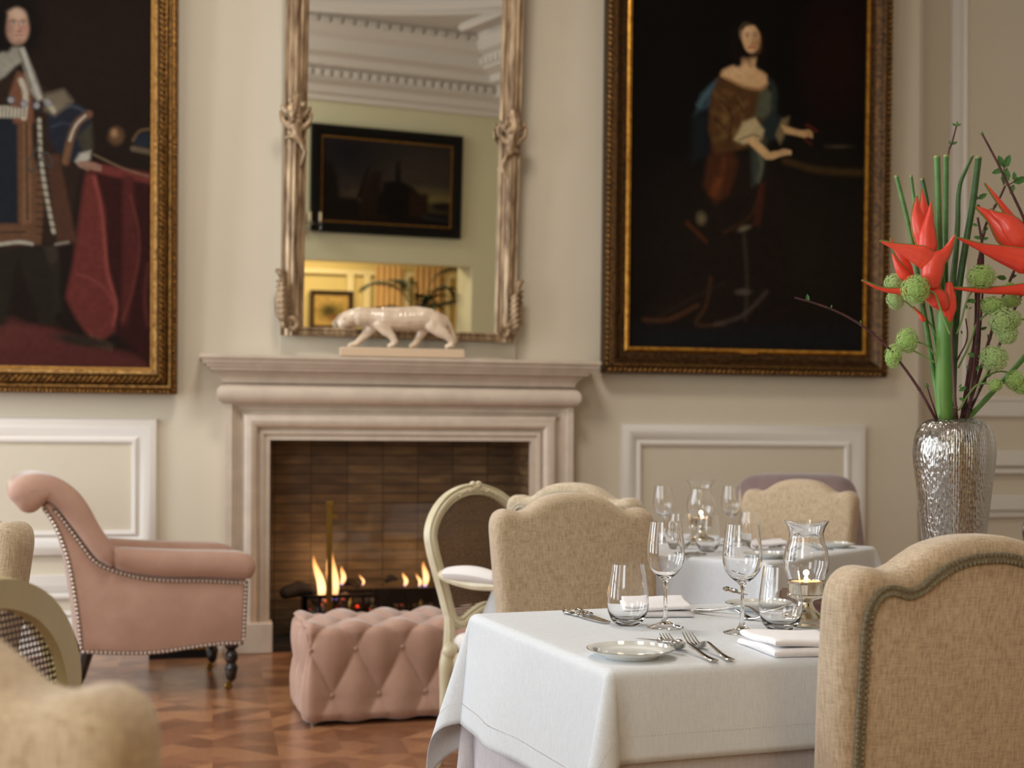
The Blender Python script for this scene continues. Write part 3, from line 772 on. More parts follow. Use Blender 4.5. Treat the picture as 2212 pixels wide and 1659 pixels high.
# wig and legs
P.ell(20, 50, 60, 75, (24, 17, 12), .35); P.poly([(-60, 540), (-10, 530), (100, 530), (118, 600), (112, 700), (80, 700), (30, 560), (0, 700), (-60, 720)], (40, 32, 22), 8)
P.poly([(84, 530), (115, 525), (118, 565), (100, 570)], (58, 48, 34), 5); P.poly([(96, 570), (118, 566), (125, 670), (108, 680)], (44, 36, 26), 6)
P.ell(170, 735, 60, 12, (52, 38, 26), .4, 8)
# robe
P.poly([(-120, 150), (20, 140), (95, 190), (140, 210), (190, 240), (185, 330), (165, 380), (140, 520), (60, 530), (-120, 540)], (50, 32, 20), 8)
P.poly([(-120, 250), (30, 250), (30, 490), (-120, 500)], (30, 34, 44), 5)
P.poly([(28, 240), (58, 240), (62, 330), (88, 400), (80, 525), (-120, 530), (-120, 480), (30, 480)], (106, 66, 30), 4)
P.poly([(88, 330), (120, 330), (150, 480), (160, 520), (118, 528), (100, 430)], (84, 48, 26), 5)
P.poly([(40, 260), (58, 260), (60, 480), (38, 482)], (126, 82, 36), 3); P.line([(48, 260), (50, 470)], 1.6, (40, 32, 22), 2); P.line([(-50, 500), (45, 498)], 1.6, (44, 34, 22), 2)
P.poly([(28, 60 + 90), (58, 160), (64, 260), (20, 262), (10, 200)], (122, 70, 34), 4)
P.poly([(-40, 225), (5, 225), (40, 230), (42, 250), (-40, 250)], (188, 176, 146), 3); P.line([(36, 170), (46, 200), (42, 250)], 6, (186, 172, 142), 3)
for k in range(9): P.line([(-20 + k * 8, 228), (-22 + k * 8, 248)], 1.2, (60, 44, 28), 1.2)
P.poly([(95, 235), (125, 215), (165, 222), (192, 245), (190, 300), (170, 340), (150, 345), (110, 320), (96, 290)], (34, 38, 50), 5)
P.line([(186, 243), (160, 262), (144, 300), (134, 345)], 8, (122, 78, 38), 4); P.line([(178, 246), (156, 268), (143, 300)], 2.2, (196, 186, 158), 2)
P.line([(110, 232), (150, 226), (178, 238)], 2, (74, 84, 100), 4, .7); P.line([(104, 270), (130, 262), (150, 268)], 2, (62, 72, 90), 4, .6)
P.poly([(160, 290), (192, 262), (196, 320), (176, 336)], (66, 60, 42), 6)
P.poly([(90, 200), (130, 190), (150, 215), (110, 245), (88, 235)], (120, 104, 76), 7); P.line([(92, 215), (108, 236)], 5, (180, 166, 134), 4)
P.line([(76, 255), (80, 340), (92, 420), (108, 500)], 4.5, (176, 166, 138), 2.5, .9)
for k in range(16): P.line([(70, 262 + k * 16), (86 + k * 1.8, 264 + k * 16)], 1.4, (44, 32, 22), 1.3)
P.line([(76, 305), (62, 330), (50, 350), (60, 368), (78, 340), (92, 326), (104, 345), (98, 358), (80, 325)], 2, (70, 66, 58), 2)
for cx_, cy_ in ((14, 212), (42, 220), (70, 224), (96, 218)): P.ell(cx_, cy_, 8, 8, (96, 104, 122), .25); P.ell(cx_, cy_, 4.5, 4.5, (186, 180, 168), .3); P.ell(cx_, cy_, 2.4, 2.4, (150, 50, 36), .3)
P.line([(-10, 525), (30, 520), (60, 524)], 4, (170, 162, 138), 2, .9); P.line([(112, 525), (140, 520)], 3, (140, 132, 112), 2, .8)
# cravat
P.poly([(18, 98), (42, 98), (64, 150), (86, 210), (72, 216), (54, 190), (38, 130), (22, 140), (2, 160), (-30, 180), (-30, 120)], (146, 138, 118), 4)
P.line([(40, 104), (58, 160), (76, 206)], 4, (176, 170, 152), 3); P.line([(30, 104), (44, 140), (58, 186)], 1.2, (96, 88, 70), 2)
# face
P.ell(28, 52, 27, 40, (186, 138, 104), .16); P.ell(36, 64, 14, 16, (196, 142, 110), .6, 0, .7); P.ell(44, 58, 8, 9, (190, 108, 84), .7, 0, .55); P.ell(10, 58, 10, 20, (140, 92, 66), .7, 0, .6); P.ell(28, 26, 20, 12, (206, 162, 126), .6)
for ex in (20, 40): P.ell(ex, 47, 4.6, 2.0, (228, 210, 190), .3); P.ell(ex, 47, 2.0, 2.0, (40, 26, 20), .3); P.line([(ex - 6, 41), (ex, 39), (ex + 6, 41)], 1, (92, 62, 44), 1.4); P.line([(ex - 5, 45), (ex, 44), (ex + 5, 45)], .7, (80, 48, 34), 1)
P.line([(31, 44), (34, 56), (36, 62)], 1.2, (150, 98, 74), 1.6, .8); P.ell(32, 64, 6, 2.5, (150, 92, 70), .5); P.line([(24, 73), (31, 72), (38, 73)], 1.5, (160, 72, 58), 1.4); P.ell(31, 84, 10, 4, (150, 104, 76), .7, 0, .5)
P.line([(-2, 30), (-6, 70), (4, 100)], 9, (24, 17, 12), 5); P.line([(54, 22), (62, 60), (58, 90)], 7, (26, 18, 13), 5); P.line([(0, 14), (28, 4), (54, 16)], 8, (26, 18, 13), 5)
# hand
P.poly([(155, 345), (165, 328), (190, 322), (188, 340), (168, 356)], (176, 168, 146), 4)
P.ell(178, 352, 18, 8, (150, 104, 78), .3, 8)
for k in range(4): P.line([(182, 347 + k * 4), (198, 350 + k * 4), (212, 356 + k * 3)], 2.2, (152, 104, 78), 1.6)
P.line([(172, 358), (184, 364)], 2.4, (140, 92, 68), 1.6)
P.grain(.10, 3); g_ = P.C.mean(2, keepdims=True); P.C = (P.C * .7 + g_ * .3) * .66
A.mesh('canvas', cl, pl, canvas_mat)
# ---- right portrait
TR_ = radians(1.2)
PX0, PX1, PZ0, PZH = 2.302, 3.760, 1.672, 2.4
pr = thing('framed_portrait', 'dark gilt-framed portrait of a lady in a low brown gown', 'painting', ((PX0 + PX1) / 2, WY - .06, PZ0)); pr.rotation_euler = (TR_, 0, 0)
w2, h2 = PX1 - PX0, PZH
big_frame(pr, w2, h2, -w2 / 2, 0, [
    ('inner_moulding', [(0, 0), (0, .02), (.016, .026), (.026, .02), (.028, .012)], gilt_bright),
    ('hollow_moulding', [(.028, .012), (.045, .016), (.07, .03), (.085, .05), (.09, .05)], gilt_dark),
    ('outer_moulding', [(.09, .05), (.10, .062), (.118, .062), (.128, .05), (.145, .05), (.152, .03), (.154, -.03)], gilt_dark)],
    [('rope_border', .134, .020, .030, .052, gilt), ('bead_border', .104, .006, .016, .064, gilt)], None)
b = MB(); b.box(-.05, .05, -.032, -.02, -.028, -.004); b.sphere((-.05, -.026, -.016), (.012, .006, .010)).sphere((.05, -.026, -.016), (.012, .006, .010)); b.build('brass_plaque', gilt_bright, pr, smooth=False)
cr_ = [(-w2 / 2 - .005, -.004, h2), (w2 / 2 + .005, -.004, h2), (-w2 / 2 - .005, -.004, -.005), (w2 / 2 + .005, -.004, -.005)]
B_ = Paint(canvas_px(pr, cr_), 280, 500, (15, 11, 9)); P = B_
P.ell(1700, 560, 190, 180, (30, 25, 18), .8); P.ell(1500, 560, 150, 160, (27, 21, 17), .8); P.poly([(1365, 700), (1862, 700), (1862, 760), (1365, 760)], (25, 25, 27), 25)
P.ell(1800, 120, 60, 110, (30, 14, 11), .7)
P.line([(1690, 345), (1760, 365), (1862, 372)], 7, (62, 46, 24), 5, .75); P.ell(1810, 315, 26, 4, (54, 46, 36), .6)
P.poly([(1520, 320), (1650, 330), (1700, 420), (1690, 600), (1760, 690), (1600, 700), (1430, 700), (1380, 680), (1490, 560), (1525, 430)], (28, 21, 17), 14)
P.poly([(1530, 300), (1570, 310), (1590, 350), (1570, 420), (1540, 440), (1515, 400)], (62, 34, 20), 7)
P.line([(1545, 390), (1535, 415)], 8, (92, 50, 24), 6, .8); P.line([(1560, 345), (1545, 420)], 4, (96, 54, 28), 6, .5)
for a_, c_, d_ in (([(1640, 420), (1610, 470), (1560, 500)], (62, 40, 24), 3), ([(1500, 660), (1440, 690), (1390, 690)], (82, 52, 30), 4), ([(1530, 600), (1520, 660), (1500, 700), (1560, 700)], (70, 48, 32), 3), ([(1650, 630), (1600, 680), (1540, 700)], (78, 66, 58), 3), ([(1600, 490), (1608, 600), (1604, 690)], (60, 56, 46), 2.5), ([(1480, 480), (1520, 520)], (84, 44, 20), 3), ([(1640, 400), (1630, 480)], (66, 32, 22), 8), ([(1400, 700), (1460, 660), (1560, 610)], (46, 34, 26), 3)): P.line(a_, d_, c_, 5, .65)
P.ell(1510, 470, 9, 12, (92, 82, 60), .7); P.ell(1602, 492, 12, 5, (96, 88, 68), .7, -20); P.ell(1600, 630, 14, 6, (76, 70, 60), .7)
# bodice, sleeves, shawl
P.poly([(1495, 250), (1510, 200), (1545, 170), (1552, 185), (1530, 230), (1505, 240)], (44, 58, 64), 6); P.line([(1505, 225), (1530, 190), (1545, 175)], 5, (66, 88, 96), 5, .8); P.poly([(1490, 250), (1525, 240), (1530, 330), (1490, 350)], (22, 26, 28), 10)
P.poly([(1545, 165), (1650, 180), (1665, 230), (1655, 300), (1600, 320), (1540, 330), (1525, 280), (1530, 210)], (72, 48, 26), 5)
for a_ in ([(1540, 200), (1560, 230), (1556, 290)], [(1560, 195), (1590, 215), (1600, 260)], [(1535, 240), (1570, 260), (1590, 310)], [(1548, 270), (1580, 240), (1608, 220)], [(1540, 300), (1570, 290), (1600, 270)]): P.line(a_, 3.5, (112, 86, 50), 7, .5)
for a_ in ([(1550, 215), (1575, 245), (1570, 300)], [(1580, 205), (1600, 240)], [(1540, 255), (1560, 275)]): P.line(a_, 2.2, (42, 26, 14), 2.5, .8)
P.poly([(1640, 180), (1665, 200), (1660, 260), (1625, 250)], (74, 76, 60), 6); P.line([(1650, 170), (1668, 200), (1660, 290)], 6, (40, 46, 42), 5)
P.poly([(1660, 240), (1690, 255), (1690, 300), (1650, 300), (1620, 280)], (34, 40, 40), 6); P.poly([(1670, 290), (1684, 256), (1700, 250), (1694, 280), (1680, 310)], (104, 90, 62), 4)
P.poly([(1600, 262), (1625, 252), (1645, 280), (1640, 300), (1600, 310), (1580, 300)], (164, 148, 110), 4); P.line([(1592, 300), (1620, 290), (1640, 296)], 2, (90, 76, 50), 2, .8)
P.poly([(1618, 310), (1650, 300), (1640, 380), (1620, 400)], (54, 58, 50), 8); P.line([(1625, 310), (1640, 350), (1632, 390)], 3, (96, 98, 82), 4, .7)
# neck, chest
P.poly([(1600, 118), (1628, 122), (1626, 142), (1650, 160), (1652, 178), (1635, 190), (1600, 184), (1552, 162), (1556, 150), (1590, 136)], (186, 150, 108), 4)
P.ell(1590, 152, 28, 12, (198, 164, 122), .6, -12, .7); P.line([(1558, 164), (1600, 186), (1636, 192), (1652, 180)], 2.2, (150, 112, 70), 3, .8); P.line([(1608, 120), (1616, 140)], 3, (130, 96, 64), 4, .7)
# hair & face
P.ell(1606, 84, 36, 44, (20, 14, 11), .2); P.line([(1580, 80), (1578, 110), (1588, 134)], 9, (20, 14, 11), 4); P.line([(1640, 70), (1642, 110), (1636, 140)], 8, (19, 13, 10), 4)
P.ell(1617, 82, 19, 31, (192, 154, 112), .13, -4); P.ell(1608, 70, 12, 16, (208, 172, 130), .6, 0, .7); P.ell(1631, 90, 7, 18, (132, 92, 62), .7, 0, .7)
P.line([(1597, 60), (1606, 52), (1626, 50), (1636, 62)], 3, (22, 15, 11), 3)
for ex in (1609, 1626): P.ell(ex, 77, 4.2, 1.8, (200, 178, 148), .3); P.ell(ex, 77, 2.0, 1.9, (30, 20, 14), .3); P.line([(ex - 5, 71), (ex, 69), (ex + 5, 71)], .8, (84, 56, 36), 1.2); P.line([(ex - 4.6, 75.4), (ex, 74), (ex + 4.6, 75.4)], .7, (66, 42, 28), 1)
P.line([(1619, 76), (1622, 88), (1621, 92)], 1, (142, 100, 68), 1.5); P.ell(1619, 93, 4, 1.8, (140, 96, 66), .5); P.line([(1612, 101), (1618, 100), (1625, 101)], 1.8, (150, 66, 50), 1.2)
# arms and hands
P.poly([(1604, 300), (1622, 292), (1655, 325), (1660, 340), (1648, 342)], (186, 152, 106), 3); P.ell(1664, 334, 15, 8, (184, 150, 106), .25, -18)
for k in range(4): P.line([(1672, 328 + k * 3), (1688, 322 + k * 3.5), (1703, 325 + k * 2)], 1.8, (180, 146, 104), 1.5)
P.poly([(1682, 268), (1696, 272), (1722, 280), (1722, 292), (1690, 286)], (176, 142, 98), 3); P.ell(1728, 287, 12, 7, (172, 138, 96), .3, 8)
for k in range(4): P.line([(1732, 282 + k * 4), (1742, 280 + k * 4), (1750, 286 + k * 3)], 1.8, (166, 130, 90), 1.5)
P.line([(1738, 268), (1752, 276), (1760, 282)], 2, (96, 34, 24), 3, .8); P.line([(1735, 300), (1748, 310)], 2, (90, 36, 24), 3, .7)
P.grain(.12, 5)
B_.mesh('canvas', cr_, pr, canvas_mat)

# ---- harbour picture and small picture reflected in the mirror, painted mirror-wise
t, Lw, hh = wall_picture('framed_landscape', 'dark landscape painting in black and gold frame, reflected in the mirror', 1.08, 2.97, 2.64, 3.90, lambda x: opw(x, 0), .13, .03, (M('ebonised_frame', (14, 12, 10), .6, spec=.15), gilt_bright))
Q = Paint([(0, 0), (320, 0), (0, 215), (320, 215)], 160, 110, (44, 40, 38)); P = Q
P.ell(190, 90, 200, 60, (58, 50, 42), .8); P.ell(260, 150, 130, 26, (104, 92, 56), .8); P.ell(60, 40, 90, 60, (30, 28, 30), .8); P.poly([(0, 160), (320, 175), (320, 215), (0, 215)], (22, 18, 16), 10)
P.poly([(0, 70), (20, 60), (40, 100), (45, 150), (90, 150), (100, 215), (0, 215)], (26, 20, 17), 6); P.poly([(85, 150), (110, 70), (116, 72), (98, 150)], (24, 18, 15), 2); P.poly([(95, 150), (120, 80), (146, 78), (144, 130), (160, 140), (160, 200), (90, 200)], (34, 25, 19), 4)
P.poly([(130, 190), (150, 105), (178, 100), (182, 50), (188, 50), (192, 100), (220, 112), (240, 130), (250, 190)], (22, 18, 15), 4); P.poly([(215, 125), (262, 130), (262, 190), (215, 190)], (40, 28, 20), 5)
P.ell(300, 160, 40, 12, (28, 24, 20), .4); P.line([(250, 190), (320, 196)], 3, (52, 54, 58), 4, .6)
P.C = P.C[:, ::-1]; P.grain(.1)
Q.mesh('canvas', [(-(Lw / 2 - .125), -.006, hh - .125), (Lw / 2 - .125, -.006, hh - .125), (-(Lw / 2 - .125), -.006, .125), (Lw / 2 - .125, -.006, .125)], t, canvas_mat)

# small picture in the yellow room, palm, wall sconce
c = yv(1.62)
t, Lw, hh = wall_picture('framed_print', 'small dark-framed print in the yellow room, reflected low in the mirror', 1.309, 1.93, 1.40, 1.96, lambda x: yv(x), .05, .07, (M('walnut_frame', (44, 28, 18), .4), gilt_dark))
Q = Paint([(0, 0), (90, 0), (0, 80), (90, 80)], 60, 52, (176, 146, 88)); Q.ell(45, 45, 32, 20, (104, 92, 50), .6); Q.ell(52, 42, 14, 12, (70, 62, 36), .6); Q.ell(30, 60, 20, 8, (120, 80, 50), .6); Q.grain(.2)
Q.mesh('canvas', [(-(Lw / 2 - .06), -.006, hh - .06), (Lw / 2 - .06, -.006, hh - .06), (-(Lw / 2 - .06), -.006, .06), (Lw / 2 - .06, -.006, .06)], t, canvas_mat)
palm = thing('potted_palm', 'green feather palm standing in the opening, reflected in the mirror', 'plant', (2.62, -3.0, 0))
MB().lathe([(.14, 0), (.2, .02), (.24, .5), (.26, .52), (.24, .55), (.2, .5)], 24).build('pot', M('palm_pot', (90, 70, 50), .5), palm)
b = MB(); leafm = M('palm_leaf', (18, 34, 16), .8, spec=.1, c2=(10, 20, 10), vs=(9, 9, 9)); st = MB()
st.tube([(0, 0, .5), (0.02, 0, 1.2), (0, 0, 1.72)], .03, 8)
for tip, hgt, base in (((-.70, .0), 2.06, 1.70), ((.55, .1), 2.26, 1.70), ((.42, .25), 2.02, 1.70), ((-.2, -.5), 2.1, 1.6), ((.3, -.4), 1.8, 1.5), ((-.55, .35), 1.75, 1.5), ((.1, .3), 1.9, 1.6), ((.75, 0), 1.85, 1.6)):
    pts = spline([(0, 0, base - .1), (tip[0] * .3, tip[1] * .3, base + (hgt - base) * .75), (tip[0] * .7, tip[1] * .7, hgt + .04), (tip[0], tip[1], hgt - .02)], 8)
    st.tube(pts, .006, 5)
    for i in range(5, len(pts) - 1):
        tdir = (pts[i + 1] - pts[i]).normalized(); side_ = tdir.cross(Vector((0, 0, 1))).normalized(); Ln = .26 * sin(pi * min(1, (i - 3) / (len(pts) - 3))) + .08
        for sgn in (-1, 1):
            q = pts[i] + (side_ * sgn * .8 + tdir * .8 - Vector((0, 0, .35))) * Ln; mid = (pts[i] + q) / 2 + Vector((0, 0, .02))
            wv = tdir * .012; b.add([pts[i] - wv * .5, mid - wv, q, mid + wv, pts[i] + wv * .5], [(0, 1, 3, 4), (1, 2, 3)])
b.build('frond', leafm, palm, smooth=False); st.build('stem', M('palm_stem', (70, 84, 44), .6), palm)
sc_ = thing('wall_sconce', 'glass candle sconce beside the landscape, reflected in the mirror', 'wall lamp', (1.10, OPP(1.10) + .02, 2.60))
b = MB(); b.lathe([(.0, 0), (.03, .0), (.04, .02), (.02, .06), (.014, .2), (.03, .22), (.02, .26), (.0, .27)], 12, (-.10, .03, 0)); b.build('backplate', silver, sc_)
for x in (-.02, .10):
    b = MB(); b.tube([(-.10, .03, .08), (x - .03, .10, .02), (x, .15, .06), (x, .15, .14)], .007, 8); b.lathe([(.0, 0), (.045, .01), (.05, .02), (.012, .025), (.012, .05)], 14, (x, .15, .12)); b.build('arm', glass, sc_)
    MB().lathe([(.0, 0), (.011, 0), (.011, .11), (0, .115)], 10, (x, .15, .15)).build('candle', wax, sc_)

# ================================================================ panther on the mantel
YPN = 6.88
def pp(px, py, dy=0.0): return ony(px, py, YPN + dy)
def pc(pts): return [(pp(x, y, dy), tuple(r * k / 408.0 for k in (1, w, 1))) for x, y, dy, r, w in pts]
glaze = M('cream_glaze', (226, 206, 182), 0.12, coat=0.6, c2=(206, 182, 156), vs=(24, 24, 24))
pan = thing('panther_figurine', 'cream glazed prowling big cat figurine on a rectangular plinth on the mantel', 'figurine')
ch = [
    pc([(778, 684, 0, 21, 1.0), (800, 684, 0, 20, 1), (830, 690, 0, 25, .95), (860, 692, 0, 24, .95), (890, 690, 0, 24, .95), (915, 688, 0, 24, .95), (938, 694, 0, 23, .95), (952, 700, 0, 18, 1)]),
    pc([(830, 676, 0, 13, 1.1), (860, 675, 0, 12, 1.3), (900, 673, 0, 12, 1.3), (930, 678, 0, 12, 1.2)]),
    pc([(782, 683, 0, 18, .9), (762, 684, 0, 17, .9), (750, 692, 0, 15, .9), (738, 700, 0, 9, 1.1)]),
    pc([(752, 684, 0, 13, 1), (742, 690, 0, 10, 1.1), (733, 695, 0, 6, 1.2)]), pc([(740, 706, 0, 6, 1), (735, 704, 0, 5, 1)]),
    # near fore leg reaching back-down, far fore leg reaching forward
    pc([(822, 698, -.028, 17, .6), (832, 712, -.034, 13, .7), (845, 724, -.036, 9, .9), (853, 738, -.036, 7.5, 1), (850, 745, -.036, 6.5, 1), (842, 747, -.036, 6, 1.1)]),
    pc([(808, 702, .028, 16, .6), (797, 716, .034, 11, .8), (782, 730, .036, 8, .9), (770, 742, .036, 6.5, 1), (756, 746, .036, 5.5, 1.1)]),
    # near hind leg back, far hind leg forward
    pc([(938, 700, -.03, 21, .55), (952, 716, -.034, 14, .7), (966, 726, -.036, 9, .9), (976, 738, -.036, 7, 1), (976, 746, -.036, 6.5, 1), (966, 749, -.036, 6, 1.1)]),
    pc([(915, 704, .03, 18, .5), (912, 718, .034, 11, .8), (905, 730, .036, 8, .9), (897, 742, .036, 7, 1), (888, 748, .036, 5.5, 1.1)]),
    # tail
    pc([(950, 684, 0, 8, 1), (962, 690, 0, 7, 1), (970, 702, .0, 6, 1), (976, 716, .01, 5.5, 1), (981, 730, .01, 5, 1), (984, 738, .015, 4.5, 1)]),
]
for dy in (-.03, .03): ch.append(pc([(768, 674, dy, 5.5, .7), (771, 669, dy, 4, .7)]))
bulk('body', ch, glaze, pan, 0.0028, 5, 10)
b = MB()
for dy in (-.031,): b.sphere(pp(744, 689, dy), .004, 8, 6)
b.build('eye', M('eye_glaze', (120, 96, 76), .2), pan)
a = ony(735, 772, YPN - .05); c = ony(1004, 772, YPN - .05); zt = ony(870, 752, YPN - .05).z
MB().box(a.x, c.x, YPN - .05, YPN + .05, 1.5725, zt).build('plinth', M('figurine_plinth', (212, 186, 156), .35, coat=.3), pan, smooth=False, bevel=.004)

# ================================================================ pink scroll armchair
soft_back = []
def puff(out, spn, to3, t0, t1, dome):
    """outline extruded t0..t1, its two ends swelling as padded domes over a spine"""
    b = MB(); R = []
    near_ = [min(spn, key=lambda s_: (s_[0] - p[0]) ** 2 + (s_[1] - p[1]) ** 2) for p in out]
    def ring(k, t): return [Vector(to3(p[0] + (s_[0] - p[0]) * k, p[1] + (s_[1] - p[1]) * k, t)) for p, s_ in zip(out, near_)]
    ks = [1, .85, .65, .45, .28, .14, .05, 0]
    for k in ks: R.append(ring(k, t0 - dome * sqrt(1 - (1 - k) ** 2 * 1.0) if k < 1 else t0 - dome))
    for k in ks[::-1]: R.append(ring(k, t1 + dome * sqrt(1 - (1 - k) ** 2) if k < 1 else t1 + dome))
    b.rings(R, True); return b
def armchair(name, label, mat, sidemat=None):
    A0 = cam2w((505 - CX) / FPX * 5.77, 5.77); ang = YAW * 0 + radians(9)   # seat faces +X turned a little away
    ex = Vector((cos(ang), sin(ang), 0)); ey = Vector((-sin(ang), cos(ang), 0)); org = A0
    def q(px, py, off=0.0):                     # pixel -> (s, z) on the near side plane
        p = onplane(px, py, org + ey * off, ey); return ((p - org).dot(ex), p.z)
    t = thing(name, label, 'armchair', org, ang)
    to3 = lambda s_, z_, y_: (s_, y_, z_)
    Wd = 0.64
    up = [(102, 1084), (118, 1092), (135, 1111), (172, 1160), (205, 1203), (245, 1225), (311, 1242), (368, 1247), (450, 1248), (532, 1252)]
    lo = [(526, 1389), (471, 1391), (409, 1399), (348, 1408), (286, 1411), (176, 1408)]
    bk = [(168, 1328), (151, 1225), (131, 1160), (110, 1119), (92, 1095)]
    U = [q(*p) for p in up]; Lo = [q(*p) for p in lo]; Bk = [q(*p) for p in bk]
    out = [tuple(p)[:2] for p in spline([(*p, 0) for p in U], 4)] + [tuple(p)[:2] for p in spline([(*p, 0) for p in Lo], 4)] + [tuple(p)[:2] for p in spline([(*p, 0) for p in [Lo[-1]] + Bk], 4)][1:]
    MB().prism(out, to3, 0.0, Wd, .012, 2).build('body', mat, t)
    # scroll back with outward roll
    sc = [(102, 1084), (94, 1091), (78, 1105), (61, 1109), (45, 1104), (33, 1091), (20, 1076), (18, 1060), (28, 1040), (52, 1027), (85, 1023), (120, 1030), (151, 1047), (176, 1070), (196, 1099), (213, 1131), (229, 1156), (241, 1172), (250, 1190), (247, 1224), (225, 1217), (205, 1203), (172, 1160), (135, 1111), (118, 1092)]
    S = [tuple(p)[:2] for p in spline([(*q(x, y, -.02), 0) for x, y in sc], 4, True)]
    spn = [tuple(p)[:2] for p in spline([(*q(x, y, -.02), 0) for x, y in [(55, 1066), (80, 1058), (110, 1060), (142, 1082), (172, 1116), (200, 1156), (228, 1196)]], 6)]
    puff(S, spn, to3, .0, Wd, .04).build('backrest', mat, t)
    soft_back.append(puff(S, spn, to3, .13, Wd - .13, .17))
    ar = [(240, 1186), (254, 1184), (327, 1188), (409, 1191), (491, 1192), (530, 1195), (548, 1206), (555, 1222), (549, 1242), (532, 1252), (450, 1248), (368, 1247), (311, 1242), (250, 1227)]
    AR = [tuple(p)[:2] for p in spline([(*q(x, y, -.02), 0) for x, y in ar], 4, True)]
    spn = [tuple(p)[:2] for p in spline([(*q(x, y, -.02), 0) for x, y in [(262, 1205), (330, 1214), (409, 1220), (480, 1222), (528, 1223)]], 6)]
    for y0 in (-.0, Wd - .11): puff(AR, spn, to3, y0, y0 + .11, .035).build('arm', mat, t)
    s0, s1 = Bk[2][0] + .1, U[-1][0]
    sz = .46
    MB().box(s0, s1 + .02, .12, Wd - .12, .22, sz).build('seat', mat, t, bevel=.03)
    # turned legs with casters in front, sabre legs behind
    for yy in (.05, Wd - .05):
        sx = Lo[0][0] - .045; top = Lo[0][1]
        MB().lathe([(.03, top + .01), (.032, top - .02), (.018, top - .035), (.026, top - .05), (.03, top - .075), (.02, top - .095), (.03, top - .115), (.022, .055), (.018, .045), (0, .045)], 20, (sx, yy, 0)).build('leg', dark_wood, t)
        b = MB().lathe([(.015, .06), (.017, .045), (.008, .035), (0, .035)], 14, (sx, yy, 0)); Mx = Matrix.Translation((sx - .012, yy, .018)) @ Matrix.Rotation(pi / 2, 4, 'X'); b.lathe([(0, -.009), (.014, -.009), (.018, -.004), (.018, .004), (.014, .009), (0, .009)], 16, (0, 0, 0), Mx); b.tube([(sx, yy, .04), (sx - .012, yy, .018)], .004, 6); b.build('caster', brass, t)
        sb = Lo[-1][0] + .03
        b = MB().tube([(sb, yy, .27), (sb - .005, yy, .2), (sb - .03, yy, .1), (sb - .085, yy, .0)], [.03, .028, .022, .017], 8); b.build('leg', dark_wood, t)
    # nail trim: rows of small domed nails
    def nails(P_, yoff, sp=.0185, r=.0068):
        b = MB(); pts = spline([(*p, 0) for p in P_], 10); acc = 0; strip.tube([(p.x, -.001, p.y) for p in pts[::3]], .0085, 6, .25, (0, 1, 0))
        for i in range(1, len(pts)):
            seg = pts[i] - pts[i - 1]; L_ = seg.length; s_ = sp - acc
            while s_ <= L_:
                p = pts[i - 1] + seg * (s_ / L_); b.sphere((p.x, yoff, p.y), (r, r * .6, r), 6, 4); s_ += sp
            acc = L_ - (s_ - sp)
        return b
    strip = MB(); b = nails([q(x - 3, y + 7) for x, y in up[1:]], -.004)
    for extra in (nails([q(*p) for p in lo], -.004), nails([q(*p) for p in lo[-1:] + bk], -.004), nails([q(532, 1255), q(529, 1320), q(526, 1385)], -.004)): b.add(extra.v, extra.f)
    b.build('nail_trim', nail, t); strip.build('gimp', gimp, t)
    # button tufting of the scroll's inner face
    for k, (x, y) in enumerate(((196, 1110), (222, 1150), (165, 1062))):
        s_, z_ = q(x, y)
        for yy in np.linspace(.1, Wd - .1, 4): MB().sphere((s_ - .006, yy, z_), .010, 8, 5).build('button', mat, t)
    return t
pink_chair = armchair('scroll_armchair', 'dusty pink velvet scroll-back armchair with nail trim, beside the fireplace', pink)
mv = copy_tree(pink_chair)
for ch_ in mv.children:
    if ch_.data.materials and ch_.data.materials[0] == pink:
        ch_.data = ch_.data.copy(); ch_.data.materials[0] = mauve
for ch_ in mv.children:
    if ch_.name.startswith('backrest'):
        tmp_ = soft_back[0].build('backrest_soft', mauve); ch_.data = tmp_.data; bpy.data.objects.remove(tmp_)
mv['label'] = 'mauve velvet armchair behind the far right linen chair'
cxm = cam2w((1728 - CX) / FPX * 6.05, 6.05); am = radians(-13 - 90 - 4)
mv.rotation_euler = (0, 0, am); mv.location = cxm - Vector((cos(am), sin(am), 0)) * (-0.78) - Vector((-sin(am), cos(am), 0)) * 0.32
mv.scale = (1, .74, 1); mv.location = Vector(mv.location) + _R * .075

